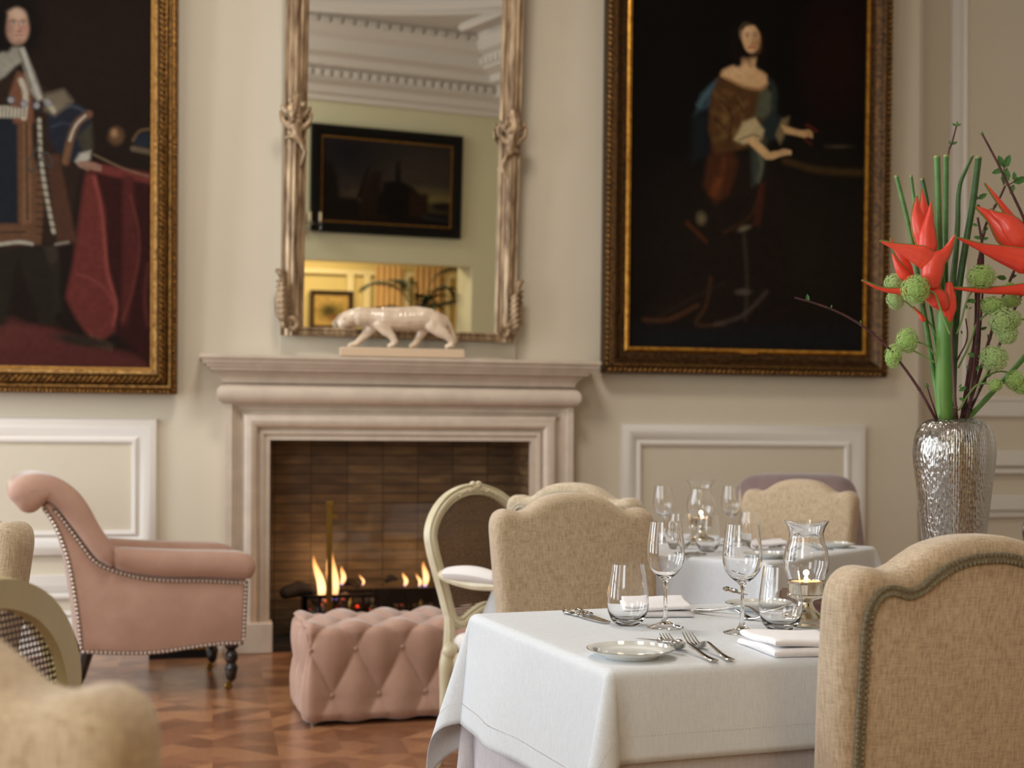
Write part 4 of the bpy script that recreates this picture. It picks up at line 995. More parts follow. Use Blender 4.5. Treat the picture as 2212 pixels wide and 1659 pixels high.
# ================================================================ tufted ottoman
def ottoman():
    Lx, Ly, z0, z1 = 1.06, 0.48, 0.045, 0.40
    o = cam2w((658 - CX) / FPX * 5.03, 5.03); ang = radians(3.0)
    t = thing('tufted_ottoman', 'low button-tufted pink velvet ottoman in front of the fire', 'ottoman', o, ang)
    R = .045; a = .187; v0 = .10
    def tuft(u, v):
        p = (u - .02) / a; q_ = (v - v0) / .36
        A_ = p + q_ * 1.0; B2 = p - q_ * 1.0
        return (abs(sin(pi * A_)) * abs(sin(pi * B2)))
    pts = []; fs = []; idx = {}
    b = MB()
    def put(x, y, z):
        cx_ = min(max(x, R), Lx - R); cy_ = min(max(y, R), Ly - R); cz_ = min(max(z, z0 + .015), z1 - R)
        d_ = Vector((x - cx_, y - cy_, z - cz_)); n_ = d_.normalized() if d_.length > 1e-9 else Vector((0, 0, 1))
        rr = R if z > z0 + .02 else .015
        base = Vector((cx_, cy_, cz_)) + n_ * (R if z >= z1 - R or True else rr)
        # surface coordinates
        an_ = abs(n_.x), abs(n_.y), abs(n_.z)
        if an_[2] >= max(an_[0], an_[1]): u, v = x, -min(y, Ly - y)
        elif an_[1] >= an_[0]: u, v = x, z1 - z
        else: u, v = y, z1 - z
        h_ = tuft(u, v); low = min(1, max(0, (z - z0) / .06))
        D = .020 * (1 - h_ ** .5) * low; Bm = .010 * h_
        return base - n_ * (D - Bm)
    N = 0.0075
    def face(o_, e1, e2, l1, l2):
        n1 = max(2, int(l1 / N)); n2 = max(2, int(l2 / N))
        b.grid(n1, n2, lambda u, v: put(*(Vector(o_) + Vector(e1) * (l1 * u) + Vector(e2) * (l2 * v))))
    H_ = z1 - z0
    face((0, 0, z0), (1, 0, 0), (0, 0, 1), Lx, H_); face((0, Ly, z0), (1, 0, 0), (0, 0, 1), Lx, H_)
    face((0, 0, z0), (0, 1, 0), (0, 0, 1), Ly, H_); face((Lx, 0, z0), (0, 1, 0), (0, 0, 1), Ly, H_)
    face((0, 0, z1), (1, 0, 0), (0, 1, 0), Lx, Ly); face((0, 0, z0), (1, 0, 0), (0, 1, 0), Lx, Ly)
    ob = b.build('cushion', pink, t, smooth=False)
    me = ob.data; bm = bmesh.new(); bm.from_mesh(me); bmesh.ops.remove_doubles(bm, verts=bm.verts, dist=.0008); bmesh.ops.recalc_face_normals(bm, faces=bm.faces)
    for f_ in bm.faces: f_.smooth = True
    bm.to_mesh(me); bm.free()
    k = 0
    for r_, off in ((.10, 0.02), (.28, .02 + a / 2)):
        for i in range(6):
            x = off + a * i
            if x < Lx - .02:
                MB().sphere((max(x, .03), .016, z1 - r_), (.009, .005, .009), 10, 6).build('button', pink, t)
    for i in range(5):
        MB().sphere((.02 + a / 2 + a * i, .05, z1 - .018), (.011, .011, .006), 10, 6).build('button', pink, t)
    for x in (.05, Lx - .05):
        for y in (.05, Ly - .05):
            MB().lathe([(.018, .0), (.018, .02), (.012, .025), (.012, .065)], 14, (x, y, 0)).build('foot', M('ottoman_foot', (110, 100, 92), .3, .8), t)
ottoman()

# ================================================================ linen dining chairs
HALF = [(0, 0), (.04, -.002), (.085, -.013), (.115, -.029), (.14, -.045), (.165, -.051), (.19, -.045), (.212, -.046), (.231, -.060), (.241, -.09), (.240, -.15), (.235, -.25), (.226, -.38), (.214, -.535)]
def dining_chair(name, label, braid, TOP=0.975):
    t = thing(name, label, 'chair', (0, 0, 0), 0, None)
    right = [(x, TOP + z) for x, z in HALF]; left = [(-x, z) for x, z in right[1:]][::-1]
    O = [tuple(p)[:2] for p in spline([(*p, 0) for p in left + right], 5)]
    rec = 0.16
    to3 = lambda x, z, y: (x, y - .22 - (z - .45) * rec, z)
    MB().prism(O, to3, -.045, .045, .028, 5).build('backrest', linen, t)
    # outside-back panel framed by a braid (back faces -Y)
    def shrink(d): return [(x * (1 - d / .24), z - d if z > TOP - .5 else z) for x, z in O]
    Pn = shrink(.040)
    MB().prism(Pn, to3, -.050, -.03, .004, 2).build('back_panel', linen, t)
    top = [Vector(to3(x, z, -.047)) for x, z in shrink(.033)]
    b = MB(); b.tube(top, .0075, 8, .7, (0, 1, 0)); bb = MB()
    acc = 0
    for i in range(1, len(top)):
        seg = top[i] - top[i - 1]; n_ = max(1, int(seg.length / .007))
        for k in range(n_):
            p = top[i - 1] + seg * (k / n_); s_ = seg.normalized(); sd = s_.cross(Vector((0, 1, 0)))
            for g in (-1, 1): b.sphere(p + sd * (.005 * g) + Vector((0, -.004, 0)) + s_ * (.0035 if g > 0 else 0), (.0042, .0035, .0042), 5, 4)
    b.build('braid', braid, t)
    b = MB().box(-.25, .25, -.20, .27, .37, .475); b.build('seat', linen, t, bevel=.03)
    for x in (-.21, .21):
        MB().tube([(x, .23, .38), (x, .235, .2), (x, .24, 0)], [.026, .02, .014], 10).build('leg', dark_wood, t)
        MB().tube([(x, -.2, .38), (x, -.23, .2), (x, -.28, 0)], [.026, .02, .014], 10).build('leg', dark_wood, t)
    return t
def put_chair(t, cx_, cz_, face, dz=0.0):
    """back centre at camera-plan (cx, cz); face = compass angle in plan, 0 = straight away from the camera, + to the right"""
    rz = -face - YAW; c = cam2w(cx_, cz_); f_ = Vector((-sin(rz), cos(rz), 0)); t.rotation_euler = (0, 0, rz); t.location = c + f_ * 0.27 + Vector((0, 0, dz))
near = dining_chair('dining_chair', 'tan linen dining chair with grey braid, nearest at right, back turned to us', braid_mat)
put_chair(near, .700, 2.02, radians(-18.5))
def chair_copy(label, cx_, cz_, face):
    c = copy_tree(near); c['label'] = label; put_chair(c, cx_, cz_, face); return c
chair_copy('tan linen dining chair facing us behind the near table, showing its plain front', .178, 3.62, radians(180 - 18))
rear = chair_copy('dining chair with pale braid just behind the centre linen chair, mostly hidden', .214, 4.22, radians(30)); rear.location.z = .012
for ch_ in rear.children:
    if ch_.name.startswith('braid'): ch_.data = ch_.data.copy(); ch_.data.materials[0] = braid_pale
    if ch_.name.startswith('backrest'): ch_.data = ch_.data.copy(); ch_.data.materials[0] = linen_lit  # backrest takes the lit version of the tan linen
chair_copy('linen dining chair beyond the far table, in front of the mauve armchair', 1.157, 5.22, radians(180 + 34))
chair_copy('blurred linen dining chair closest to us in the bottom left corner', -.503, .975, radians(180 + 15))
chair_copy('linen chair back cut by the left edge, behind the caned chair', -1.325, 2.97, radians(180 + 20))

# ================================================================ caned armchairs
def cane_mat(name, s_, dark, light, r=.36):
    m, nt, b = newmat(name); v = coords(nt, 'Object'); s = nt.nodes.new('ShaderNodeSeparateXYZ'); nt.links.new(v, s.inputs[0])
    x = math_(nt, 'DIVIDE', s.outputs[0], s_); z = math_(nt, 'DIVIDE', s.outputs[2], s_)
    row = math_(nt, 'FLOOR', z); x2 = math_(nt, 'ADD', x, math_(nt, 'MULTIPLY', row, .5))
    fx = math_(nt, 'SUBTRACT', math_(nt, 'FRACT', x2), .5); fz = math_(nt, 'SUBTRACT', math_(nt, 'FRACT', z), .5)
    dd = math_(nt, 'SQRT', math_(nt, 'ADD', math_(nt, 'MULTIPLY', fx, fx), math_(nt, 'MULTIPLY', fz, fz)))
    hole = math_(nt, 'LESS_THAN', dd, r)
    nt.links.new(ramp(nt, noise(nt, coords(nt, 'Object', (200, 200, 200)), 1.0, 2), [(.35, lin(dark)), (.65, lin(light))]), b.inputs['Base Color'])
    nt.links.new(math_(nt, 'SUBTRACT', 1.0, hole), b.inputs['Alpha']); inp(b, 'Roughness', .5); return m
cane = cane_mat('dark_cane', .0085, (84, 60, 40), (122, 92, 60), .27)
cane_open = cane_mat('open_cane', .0085, (58, 38, 24), (96, 66, 42), .31)
OV = [(0, .948), (.06, .943), (.13, .918), (.19, .872), (.228, .81), (.228, .75), (.212, .68), (.192, .60), (.176, .53), (.158, .50), (.12, .492), (.07, .515), (0, .535)]
def cane_chair(name, label, wood):
    t = thing(name, label, 'armchair'); rec = .14
    full = OV + [(-x, z) for x, z in OV[1:-1]][::-1]
    S = spline([(x, 0, z) for x, z in full], 5, True)
    def lean(p): return Vector((p[0], p[1] - .25 - max(0, p[2] - .42) * rec, p[2]))
    R = []
    # moulded frame: cross-section swept round the oval, three ridges
    b = MB(); N = len(S)
    secp = [(-.019, 0), (-.017, .014), (-.009, .010), (-.004, .018), (.006, .018), (.011, .011), (.019, .015), (.022, 0), (.019, -.015), (-.017, -.015)]
    for j, (o, d_) in enumerate(secp): pass
    rings_ = []
    for i in range(N):
        tg = (S[(i + 1) % N] - S[i - 1]).normalized(); nr = Vector((tg.z, 0, -tg.x))
        rings_.append([lean(S[i] + nr * (-o) + Vector((0, d_, 0))) for o, d_ in secp])
    rings_.append(rings_[0]); b.rings(rings_)
    b.build('back_frame', wood, t)
    # carved crest
    b = MB()
    for x in (-.014, .014): b.sphere(lean((x, .012, .968)), (.013, .012, .011), 10, 7)
    b.sphere(lean((0, .014, .958)), (.02, .012, .01)); random.seed(3)
    for k in range(22):
        a_ = -1 + 2 * k / 21; b.sphere(lean((a_ * .09, .018, .951 - abs(a_) ** 2 * .018 + random.uniform(-.006, .006))), (.006, .006, .005), 6, 4)
    b.build('carved_crest', wood, t)
    Pn = [(p.x, p.z) for p in S]; b = MB()
    vs = [lean((x, 0, z)) for x, z in inset(Pn if area2(Pn) > 0 else Pn[::-1], .008)]; b.add(vs, [tuple(range(len(vs)))]); b.build('cane_panel', cane, t, smooth=False)
    for sx in (-1, 1):
        MB().tube([lean((sx * .178, 0, .53)), lean((sx * .182, 0, .47)), lean((sx * .19, 0, .40))], [.016, .02, .024], 8).build('upright', wood, t)
        # cabriole legs
        MB().tube(spline([(sx * .195, -.245, .40), (sx * .20, -.25, .34), (sx * .197, -.262, .2), (sx * .19, -.285, .06), (sx * .195, -.30, 0)], 4), [.028] * 3 + [.03, .028, .026, .024, .022, .02, .018, .016, .015, .014, .014, .015, .016, .016], 10).build('leg', wood, t)
        MB().tube(spline([(sx * .25, .25, .40), (sx * .262, .262, .33), (sx * .25, .25, .18), (sx * .24, .24, .06), (sx * .25, .255, 0)], 4), [.03] * 3 + [.032, .03, .028, .025, .022, .02, .018, .016, .015, .014, .014, .015, .017, .017], 10).build('leg', wood, t)
        MB().sphere((sx * .20, -.235, .405), (.03, .03, .03)).build('knuckle', wood, t)
        # arm rail, scroll and support
        rail = spline([lean((sx * .205, 0, .665)), (sx * .25, -.18, .655), (sx * .272, -.05, .648), (sx * .27, .07, .655), (sx * .262, .13, .665)], 5)
        b = MB().tube(rail, .016, 8); b.sphere((sx * .262, .135, .66), (.02, .024, .022)); b.tube(spline([(sx * .262, .125, .655), (sx * .26, .11, .60), (sx * .265, .08, .52), (sx * .255, .10, .42)], 5), [.018, .017, .016, .015, .014, .014, .014, .014, .015, .016, .017, .018, .019, .02, .02, .02], 8); b.build('arm', wood, t)
        b = MB(); b.tube(spline([(sx * .245, -.215, .672), (sx * .268, -.12, .682), (sx * .272, -.02, .682), (sx * .27, .065, .672)], 5), [.010] + [.022 + .012 * sin(pi * k / 15) for k in range(1, 15)] + [.012], 10, .82, (0, 0, 1)); b.build('arm_pad', seat_white, t)
    # seat rail and cushion
    plan = [(-.20, -.25), (.20, -.25), (.265, .26), (.09, .30), (0, .285), (-.09, .30), (-.265, .26)]
    MB().prism(plan, lambda x, y, z: (x, y, z), .335, .40, .008, 2).build('seat_rail', wood, t)
    MB().prism([(x * .94, y * .94) for x, y in plan], lambda x, y, z: (x, y, z + .03 * (1 - (x / .28) ** 2) * (1 - (y / .3) ** 2) if z > .42 else z), .39, .455, .03, 4).build('seat_cushion', seat_white, t)
    return t
c1 = cane_chair('caned_armchair', 'cream carved armchair with oval cane back and white arm pads, by the ottoman', cream_wood)
def put_cane(t, x, z, face, dz=0):
    rz = -face - YAW; c = cam2w(x, z); f_ = Vector((-sin(rz), cos(rz), 0)); t.rotation_euler = (0, 0, rz); t.location = c + f_ * 0.30 + Vector((0, 0, dz))
put_cane(c1, -.118, 4.60, radians(180 - 47), -.0)
c2 = copy_tree(c1); c2['label'] = 'olive cream armchair with open cane back at the left edge, close to us'
for ch_ in c2.children:
    if ch_.data.materials and ch_.data.materials[0] == cream_wood: ch_.data = ch_.data.copy(); ch_.data.materials[0] = olive_cream
    if ch_.name.startswith('cane_panel'): ch_.data = ch_.data.copy(); ch_.data.materials[0] = cane_open
put_cane(c2, -.632, 1.514, radians(-78)); c2.scale = (.95, .95, .98)

# ================================================================ laid tables
def drape(name, label, W, D, z, oh, parent_m, mat, seed, wave=.02, flare=.34, stitch=None, r=.014, fold=None, N=.011, base=.02):
    oL, oR, oF, oB = oh; rnd = random.Random(seed); ph = [rnd.uniform(0, 6.28) for _ in range(8)]
    def fn(x, y):
        px_ = min(max(x, 0), W); py_ = min(max(y, 0), D); dx, dy = x - px_, y - py_; d_ = hypot(dx, dy)
        if d_ < 1e-7: return parent_m @ Vector((x, y, z))
        nx, ny = dx / d_, dy / d_; a = d_ / r
        if a < pi / 2: out = r * sin(a); dn = r * (1 - cos(a))
        else: out = r; dn = r + (d_ - r * pi / 2)
        f = base + flare * (2 * abs(nx * ny)) ** 1.3
        s = px_ + py_
        if abs(nx * ny) < 1e-6: f += wave * (sin(s * 9 + ph[0] + (3 if dx > 0 or dy > 0 else 0)) + .6 * sin(s * 17 + ph[1])) * min(1, dn / .1)
        else: f += wave * .8 * sin(6 * atan2(abs(ny), abs(nx)) + ph[2])
        if fold and dx < 0: f += fold[1] * exp(-((py_ - fold[0]) / fold[2]) ** 2)
        o_ = out + max(-.05, f) * dn
        dn2 = dn * (1 - .06 * min(1, abs(f)))
        return parent_m @ Vector((px_ + nx * o_, py_ + ny * o_, z - dn2))
    def axis(a0, n_, L_, b0):
        pts = [-a0 + a0 * k / max(1, int(a0 / N)) for k in range(int(a0 / N))]; k2 = max(2, int(L_ / .03))
        pts += [L_ * k / k2 for k in range(k2)]; m_ = max(1, int(b0 / N)); pts += [L_ + b0 * k / m_ for k in range(m_ + 1)]; return pts
    xs = axis(oL, 0, W, oR); ys = axis(oF, 0, D, oB)
    # extra lines inside the fillet
    xs = sorted(set(xs + [-.004, -.008, -.013, -.018, W + .004, W + .008, W + .013, W + .018])); ys = sorted(set(ys + [-.004, -.008, -.013, -.018, D + .004, D + .008, D + .013, D + .018]))
    b = MB(); nx_ = len(xs); b.add([fn(x, y) for y in ys for x in xs], [(j * nx_ + i, j * nx_ + i + 1, (j + 1) * nx_ + i + 1, (j + 1) * nx_ + i) for j in range(len(ys) - 1) for i in range(nx_ - 1)])
    o = b.build(name, mat, None, auto=80); tag(o, label, 'tablecloth')
    sd = o.modifiers.new('s', 'SOLIDIFY'); sd.thickness = .0012; sd.offset = 1
    if stitch:
        e = .042; b = MB(); P_ = []
        x0_, x1_, y0_, y1_ = -oL + e, W + oR - e, -oF + e, D + oB - e
        for (a, c) in (((x0_, y1_), (x0_, y0_)), ((x0_, y0_), (x1_, y0_)), ((x1_, y0_), (x1_, y1_))):
            n_ = int(hypot(c[0] - a[0], c[1] - a[1]) / .006)
            for k in range(n_):
                x, y = a[0] + (c[0] - a[0]) * k / n_, a[1] + (c[1] - a[1]) * k / n_
                p = fn(x, y); c2 = parent_m @ Vector((W / 2, D / 2, 0)); v = Vector((p.x - c2.x, p.y - c2.y, 0)).normalized() * .0014; b.sphere(p + v, (.0014, .0014, .0011), 5, 4)
        b.build('hemstitch', stitch, o)
    return o
stitch_mat = M('hemstitch_thread', (196, 190, 188), .9)
wood_under = M('plain_table_wood', (120, 84, 56), .5)
def table(label, W, D, Mx, H_=.735):
    c = Mx @ Vector((W / 2, D / 2, 0)); ang = atan2(Mx[1][0], Mx[0][0])
    t = thing('dining_table', label, 'table', c, ang)
    MB().box(-W / 2 + .01, W / 2 - .01, -D / 2 + .01, D / 2 - .01, H_ - .03, H_).build('tabletop', wood_under, t, smooth=False, bevel=.004)
    for x in (-1, 1):
        for y in (-1, 1): MB().tube([(x * (W / 2 - .06), y * (D / 2 - .06), 0), (x * (W / 2 - .06), y * (D / 2 - .06), H_ - .03)], .024, 10).build('leg', wood_under, t)
    return t
TZ = .755
p0 = onz(1323, 1445, TZ); TA = radians(6.5)
M1 = Matrix.Translation((p0.x, p0.y, 0)) @ Matrix.Rotation(TA, 4, 'Z')
table('near dining table hidden under two white and grey cloths', .96, .69, M1)
drape('undercloth', 'grey-mauve undercloth hanging below the white cloth on the near table', .96, .69, .744, (.62, .62, .62, .62), M1, undercloth, 4, .0, .12, N=.02, base=-.02)
drape('tablecloth', 'white hemstitched tablecloth on the near table in the foreground', .96, .69, TZ, (.235, .2, .155, .30), M1, cloth, 11, .02, .25, stitch_mat, fold=(.46, .10, .08), base=.09)
Dp = cam2w(.011, 4.527); ang2 = -YAW + atan2(-.616, .788)
M2 = Matrix.Translation((Dp.x, Dp.y, 0)) @ Matrix.Rotation(ang2, 4, 'Z')
table('far dining table under a white cloth, set for two', .97, .80, M2)
drape('tablecloth', 'white tablecloth on the far table by the wall', .97, .80, TZ, (.32, .3, .30, .3), M2, cloth, 5, .03, .36, None, base=.04, N=.015)

def lay(t, a, c, z=None):
    """place a thing so its local +X runs from pixel a towards pixel c on the table top"""
    p, q = onz(*a, TZ + .003), onz(*c, TZ + .003); t.location = (p.x, p.y, TZ + .0015 if z is None else z); t.rotation_euler = (0, 0, atan2(q.y - p.y, q.x - p.x)); return t
# --- glassware
def wine(label, px, py, group, sc=1.0):
    o_ = [(0, 0), (.034, 0), (.0355, .0012), (.034, .0025), (.020, .006), (.008, .012), (.0045, .022), (.0037, .045), (.0036, .075), (.0045, .088), (.010, .095), (.022, .104), (.032, .117), (.0366, .133), (.0372, .146), (.0355, .168), (.0328, .188), (.0305, .205)]
    i_ = [(.0296, .205), (.0318, .188), (.0345, .168), (.0362, .146), (.0356, .133), (.031, .118), (.021, .106), (.010, .0985), (0, .0965)]
    o = MB().lathe([(r * sc, z * sc) for r, z in o_ + i_], 40).build('wine_glass', glass, None, auto=60); p = onz(px, py, TZ); o.location = (p.x, p.y, TZ + .0015); return tag(o, label, 'wine glass', group)
def tumbler(label, px, py, group, sc=1.0):
    o_ = [(0, 0.002), (.018, 0.0), (.024, .001), (.033, .012), (.0395, .028), (.0415, .042), (.040, .062), (.0365, .09), (.032, .120)]
    i_ = [(.031, .120), (.0355, .09), (.039, .062), (.0402, .043), (.038, .029), (.031, .016), (.02, .010), (0, .009)]
    o = MB().lathe([(r * sc, z * sc) for r, z in o_ + i_], 40).build('tumbler', glass, None, auto=60); p = onz(px, py, TZ); o.location = (p.x, p.y, TZ + .0015); return tag(o, label, 'tumbler', group)
tumbler('stemless tumbler on the near table, left of both wine glasses', 1356, 1352, 'stemless tumblers on the near table')
wine('wine glass on the near table, beside the left tumbler', 1437, 1357, 'wine glasses on the near table')
wine('wine glass on the near table, between the forks and the candle lantern', 1603, 1369, 'wine glasses on the near table')
tumbler('stemless tumbler on the near table, in front of the candle lantern', 1686, 1363, 'stemless tumblers on the near table', 1.02)
wine('wine glass on the far table, left of the hurricane lantern', 1433, 1172, 'wine glasses on the far table')
wine('wine glass on the far table, right of the hurricane lantern', 1580, 1172, 'wine glasses on the far table')
tumbler('stemless tumbler on the far table, in front of the lantern', 1529, 1192, 'stemless tumblers on the far table')
tumbler('stemless tumbler on the far table, beside the silver pepper mill', 1468, 1186, 'stemless tumblers on the far table')
tumbler('stemless tumbler on the far table, before the linen chair at right', 1620, 1180, 'stemless tumblers on the far table')
def lantern(label, px, py, sc=1.0):
    p = onz(px, py, TZ); t = thing('candle_lantern', label, 'candle lantern', (p.x, p.y, TZ + .0015))
    S = lambda P_: [(r * sc, z * sc) for r, z in P_]
    MB().lathe(S([(0, 0), (.046, 0), (.047, .004), (.045, .008), (.047, .012), (.044, .016), (.038, .019), (.028, .024), (.02, .030), (.015, .038), (.013, .046), (.016, .050), (.03, .054), (.036, .057), (.0365, .061), (.034, .063), (.035, .082), (.038, .084), (.038, .088), (.034, .088), (.032, .066), (0, .064)]), 36).build('base', silver_warm, t, auto=30)
    MB().lathe(S([(.032, .084), (.036, .094), (.043, .112), (.0445, .128), (.041, .150), (.035, .168), (.033, .180), (.036, .192), (.044, .206), (.0436, .2062), (.0352, .192), (.0315, .180), (.0335, .168), (.0395, .150), (.043, .128), (.0415, .112), (.0345, .095), (.0305, .084)]), 40, loop=True).build('glass_shade', glass, t, auto=60)
    MB().lathe(S([(0, .066), (.028, .066), (.028, .087), (.012, .086), (0, .085)]), 24).build('candle', M('lit_wax', (250, 220, 170), .5, emit=(255, 190, 110), es=.7), t)
    MB().lathe(S([(0, .086), (.0035, .089), (.004, .093), (.002, .099), (0, .104)]), 12).build('flame', M('candle_flame', (255, 220, 160), .5, emit=(255, 205, 130), es=14), t)
    l = point('candle_light', (p.x, p.y, TZ + .105 * sc), .25, (1, .62, .3), .006)
    return t
lantern('silver candle lantern with flared glass shade, lit, on the near table', 1741, 1352)
lantern('silver candle lantern with flared glass shade on the far table', 1514, 1179, 1.12)
# --- pepper mill
p = onz(1466, 1178, TZ)
o = MB().lathe([(0, 0), (.016, 0), (.017, .004), (.013, .01), (.012, .04), (.015, .045), (.012, .05), (.014, .06), (.008, .068), (.004, .074), (.006, .080), (0, .084)], 20).build('pepper_mill', silver, None); o.location = (p.x, p.y, TZ + .0015); tag(o, 'small silver pepper mill beside the glasses on the far table', 'pepper mill')
# --- plates
def plate(label, px, py, R_=.073, group='bread plates'):
    p = onz(px, py, TZ + .012); t = thing('bread_plate', label, 'plate', (p.x, p.y, TZ + .0015), 0, group)
    MB().lathe([(0, .004), (.04, .004), (.043, 0), (.046, .001), (.048, .005), (.072, .0135), (.0735, .0150), (.072, .0158), (.05, .0085), (.045, .0072), (0, .0068)], 56).build('dish', porcelain, t, auto=50)
    MB().lathe([(.0722, .0160), (.0734, .0156), (.0734, .0150), (.0722, .0158)], 56, loop=True).build('silver_rim', silver, t)
    b = MB()
    for k in range(5):
        a = radians(150 + k * 12); b.tube([(.056 * cos(a), .056 * sin(a), .0112), (.063 * cos(a + .1), .063 * sin(a + .1), .0134)], .0007, 4)
    b.build('rim_motif', M('grey_motif', (120, 120, 124), .3), t)
    return t
plate('white bread plate with thin silver rim at the front of the near table', 1362, 1406, group='bread plates on the near table')
plate('white bread plate behind the right wine glass, far side of the near table', 1641, 1307, group='bread plates on the near table')
plate('white bread plate on the far table, under a small knife, left of the lantern', 1655, 1198, group='bread plates on the far table')
plate('white bread plate at the right end of the far table, before the linen chair', 1800, 1176, group='bread plates on the far table')
# --- cutlery
def fork_obj(label, Lf=.19):
    t = thing('fork', label, 'fork', (0, 0, 0))
    h = [(0, 0, .003), (.004, 0, .004), (.03, 0, .006), (.07, 0, .013), (.10, 0, .018), (.118, 0, .014), (.13, 0, .006)]
    b = MB().tube(spline(h, 4), [.004, .0072, .0085, .0088, .0085, .008, .0072, .0064, .0056, .005, .0046, .0042, .004, .0036, .0034, .0034, .0034, .0036, .004, .005, .0065, .008, .0095, .0105, .0108], 10, .28, (0, 0, 1)); b.build('handle', steel, t)
    b = MB().tube(spline([(.128, 0, .007), (.138, 0, .004), (.148, 0, .004)], 4), [.0108, .0118, .0122, .0124, .0125, .0125, .0124, .0123, .012], 10, .22, (0, 0, 1))
    for k in range(4):
        y = -.0102 + .0068 * k; b.tube(spline([(.146, y, .004), (.165, y * .96, .007), (.18, y * .92, .013), (.195, y * .85, .021)], 4), [.0018, .0018, .0018, .0018, .0018, .0018, .0017, .0017, .0016, .0015, .0013, .001, .0006], 6)
    b.build('tines', steel, t); return t
def knife_obj(label, Lh=.085, Lb=.10, w=.008, hw=.007):
    t = thing('knife', label, 'knife', (0, 0, 0))
    prof_ = [hw * .7, hw * 1.15, hw * 1.2, hw * .9, hw * .75, hw * .8, hw * .95, hw * 1.05, hw * .9, hw * .65, hw * 1.1, hw * .6]
    MB().tube([(Lh * k / 11, 0, hw * .8) for k in range(12)], prof_, 12, .62, (0, 0, 1)).build('handle', steel, t)
    b = MB(); n_ = 12; out = []
    for k in range(n_ + 1):
        x = Lh + Lb * k / n_; ww = w * (1.0 if k < n_ - 3 else [1.0, .92, .68, .1][k - n_ + 3]); out.append((x, ww))
    P_ = [(Lh, -w * .35)] + [(x, -ww) for x, ww in out] + [(Lh + Lb, w * .3), (Lh, w * .45)]
    b.prism(P_, lambda x, y, z: (x, y, z), hw * .55, hw * .55 + .0012); b.build('blade', steel, t, smooth=False); return t
f1 = lay(fork_obj('fork on the near table, its tines nearer the butter knife'), (1543, 1430), (1458, 1400))
f1['group'] = 'forks at the front of the near table'
f2_ = copy_tree(f1); f2_['label'] = 'fork on the near table, to the right of the other front fork'; lay(f2_, (1578, 1428), (1486, 1390))
f3 = copy_tree(f1); f3['label'] = 'upper fork of the pair behind the wine glass stems'; f3['group'] = 'forks on the far side of the near table'; lay(f3, (1505, 1319), (1600, 1325))
f4 = copy_tree(f3); f4['label'] = 'lower fork of the pair behind the wine glass stems'; lay(f4, (1500, 1323), (1590, 1334))
k1 = knife_obj('small butter knife resting on the front bread plate', .06, .055, .008, .0075); lay(k1, (1473, 1412), (1382, 1394), TZ + .0155); k1.rotation_euler = (0, radians(3), k1.rotation_euler.z)
k2 = knife_obj('knife at the back left of the near table, left of its pair'); k2['group'] = 'knives at the back left of the near table'; lay(k2, (1219, 1324), (1290, 1342))
k3 = copy_tree(k2); k3['label'] = 'knife nearest the left tumbler, right of its pair'; lay(k3, (1246, 1321), (1328, 1350))
k4 = knife_obj('small dark-bladed knife on the rear bread plate of the near table', .06, .06, .008, .0075); lay(k4, (1566, 1288), (1648, 1311), TZ + .0155)
k5 = copy_tree(k2); k5['label'] = 'knife whose tip shows beside the near chair on the near table'; del k5['group']; lay(k5, (1900, 1412), (1757, 1385))
k6 = copy_tree(k2); k6['label'] = 'knife at the left edge of the far table, handle to the left'; k6['group'] = 'knives on the far table'; lay(k6, (1478, 1202), (1545, 1199))
k7 = copy_tree(k2); k7['label'] = 'knife behind its twin on the left of the far table'; k7['group'] = 'knives on the far table'; lay(k7, (1465, 1199), (1530, 1196))
k8 = copy_tree(k1); k8['label'] = 'small knife lying across the left bread plate of the far table'; lay(k8, (1689, 1194), (1625, 1198), TZ + .0155)
k9 = copy_tree(f1); k9['label'] = 'fork on the far table, left of the lantern, before the linen chair'; k9['group'] = 'forks on the far table'; lay(k9, (1700, 1180), (1655, 1182))
k10 = copy_tree(f1); k10['label'] = 'fork handle showing on the far table just right of the near lantern'; k10['group'] = 'forks on the far table'; lay(k10, (1800, 1188), (1740, 1186))
# --- napkins
def napkin(label, A_, B_, C_, th=.010, layers=2):
    a, b_, c = [onz(*p, TZ) for p in (A_, B_, C_)]   # corner, end of one side, end of other side
    t = thing('napkin', label, 'napkin', (a.x, a.y, TZ + .0015)); u = (b_ - a); v = (c - a); u.z = v.z = 0
    for k in range(layers):
        s_ = 1 - .05 * k; off = (u + v) * (.02 * k)
        P_ = [(0, 0), (1, 0), (1, 1), (0, 1)]
        def to3(x, y, z, off=off, s_=s_): 
            q = off + u * (x * s_) + v * (y * s_); return (q.x, q.y, z + .0035 * sin(x * 5 + k) * (z > .002) * .8 + .003 * sin(y * 4 + 1.3 * k) * (z > .002) * .7)
        R = []; st = 10
        base_ = []
        for i in range(st): base_.append((i / st, 0))
        for i in range(st): base_.append((1, i / st))
        for i in range(st): base_.append((1 - i / st, 1))
        for i in range(st): base_.append((0, 1 - i / st))
        b = MB(); z0 = k * (th + .0006)
        for j in range(9):
            an = -pi / 2 + pi * j / 8; ins = .045 * (1 - cos(an))
            R.append([Vector(to3(.5 + (x - .5) * (1 - 2 * ins), .5 + (y - .5) * (1 - 2 * ins), z0 + th / 2 * (1 + sin(an)))) for x, y in base_])
        b.rings(R, True, True, True)
        o = b.build('folded_layer', napkin_mat, t, auto=60)
    return t
napkin('thickly folded white napkin at the front of the near table beside the chair', (1673, 1424), (1592, 1391), (1860, 1419), .0125)
napkin('folded white napkin on the near table behind the tumbler and wine glass', (1498, 1336), (1476, 1306), (1345, 1337), .010)
napkin('folded white napkin on the far table, left of the lantern shade', (1702, 1189), (1690, 1178), (1640, 1190), .012)
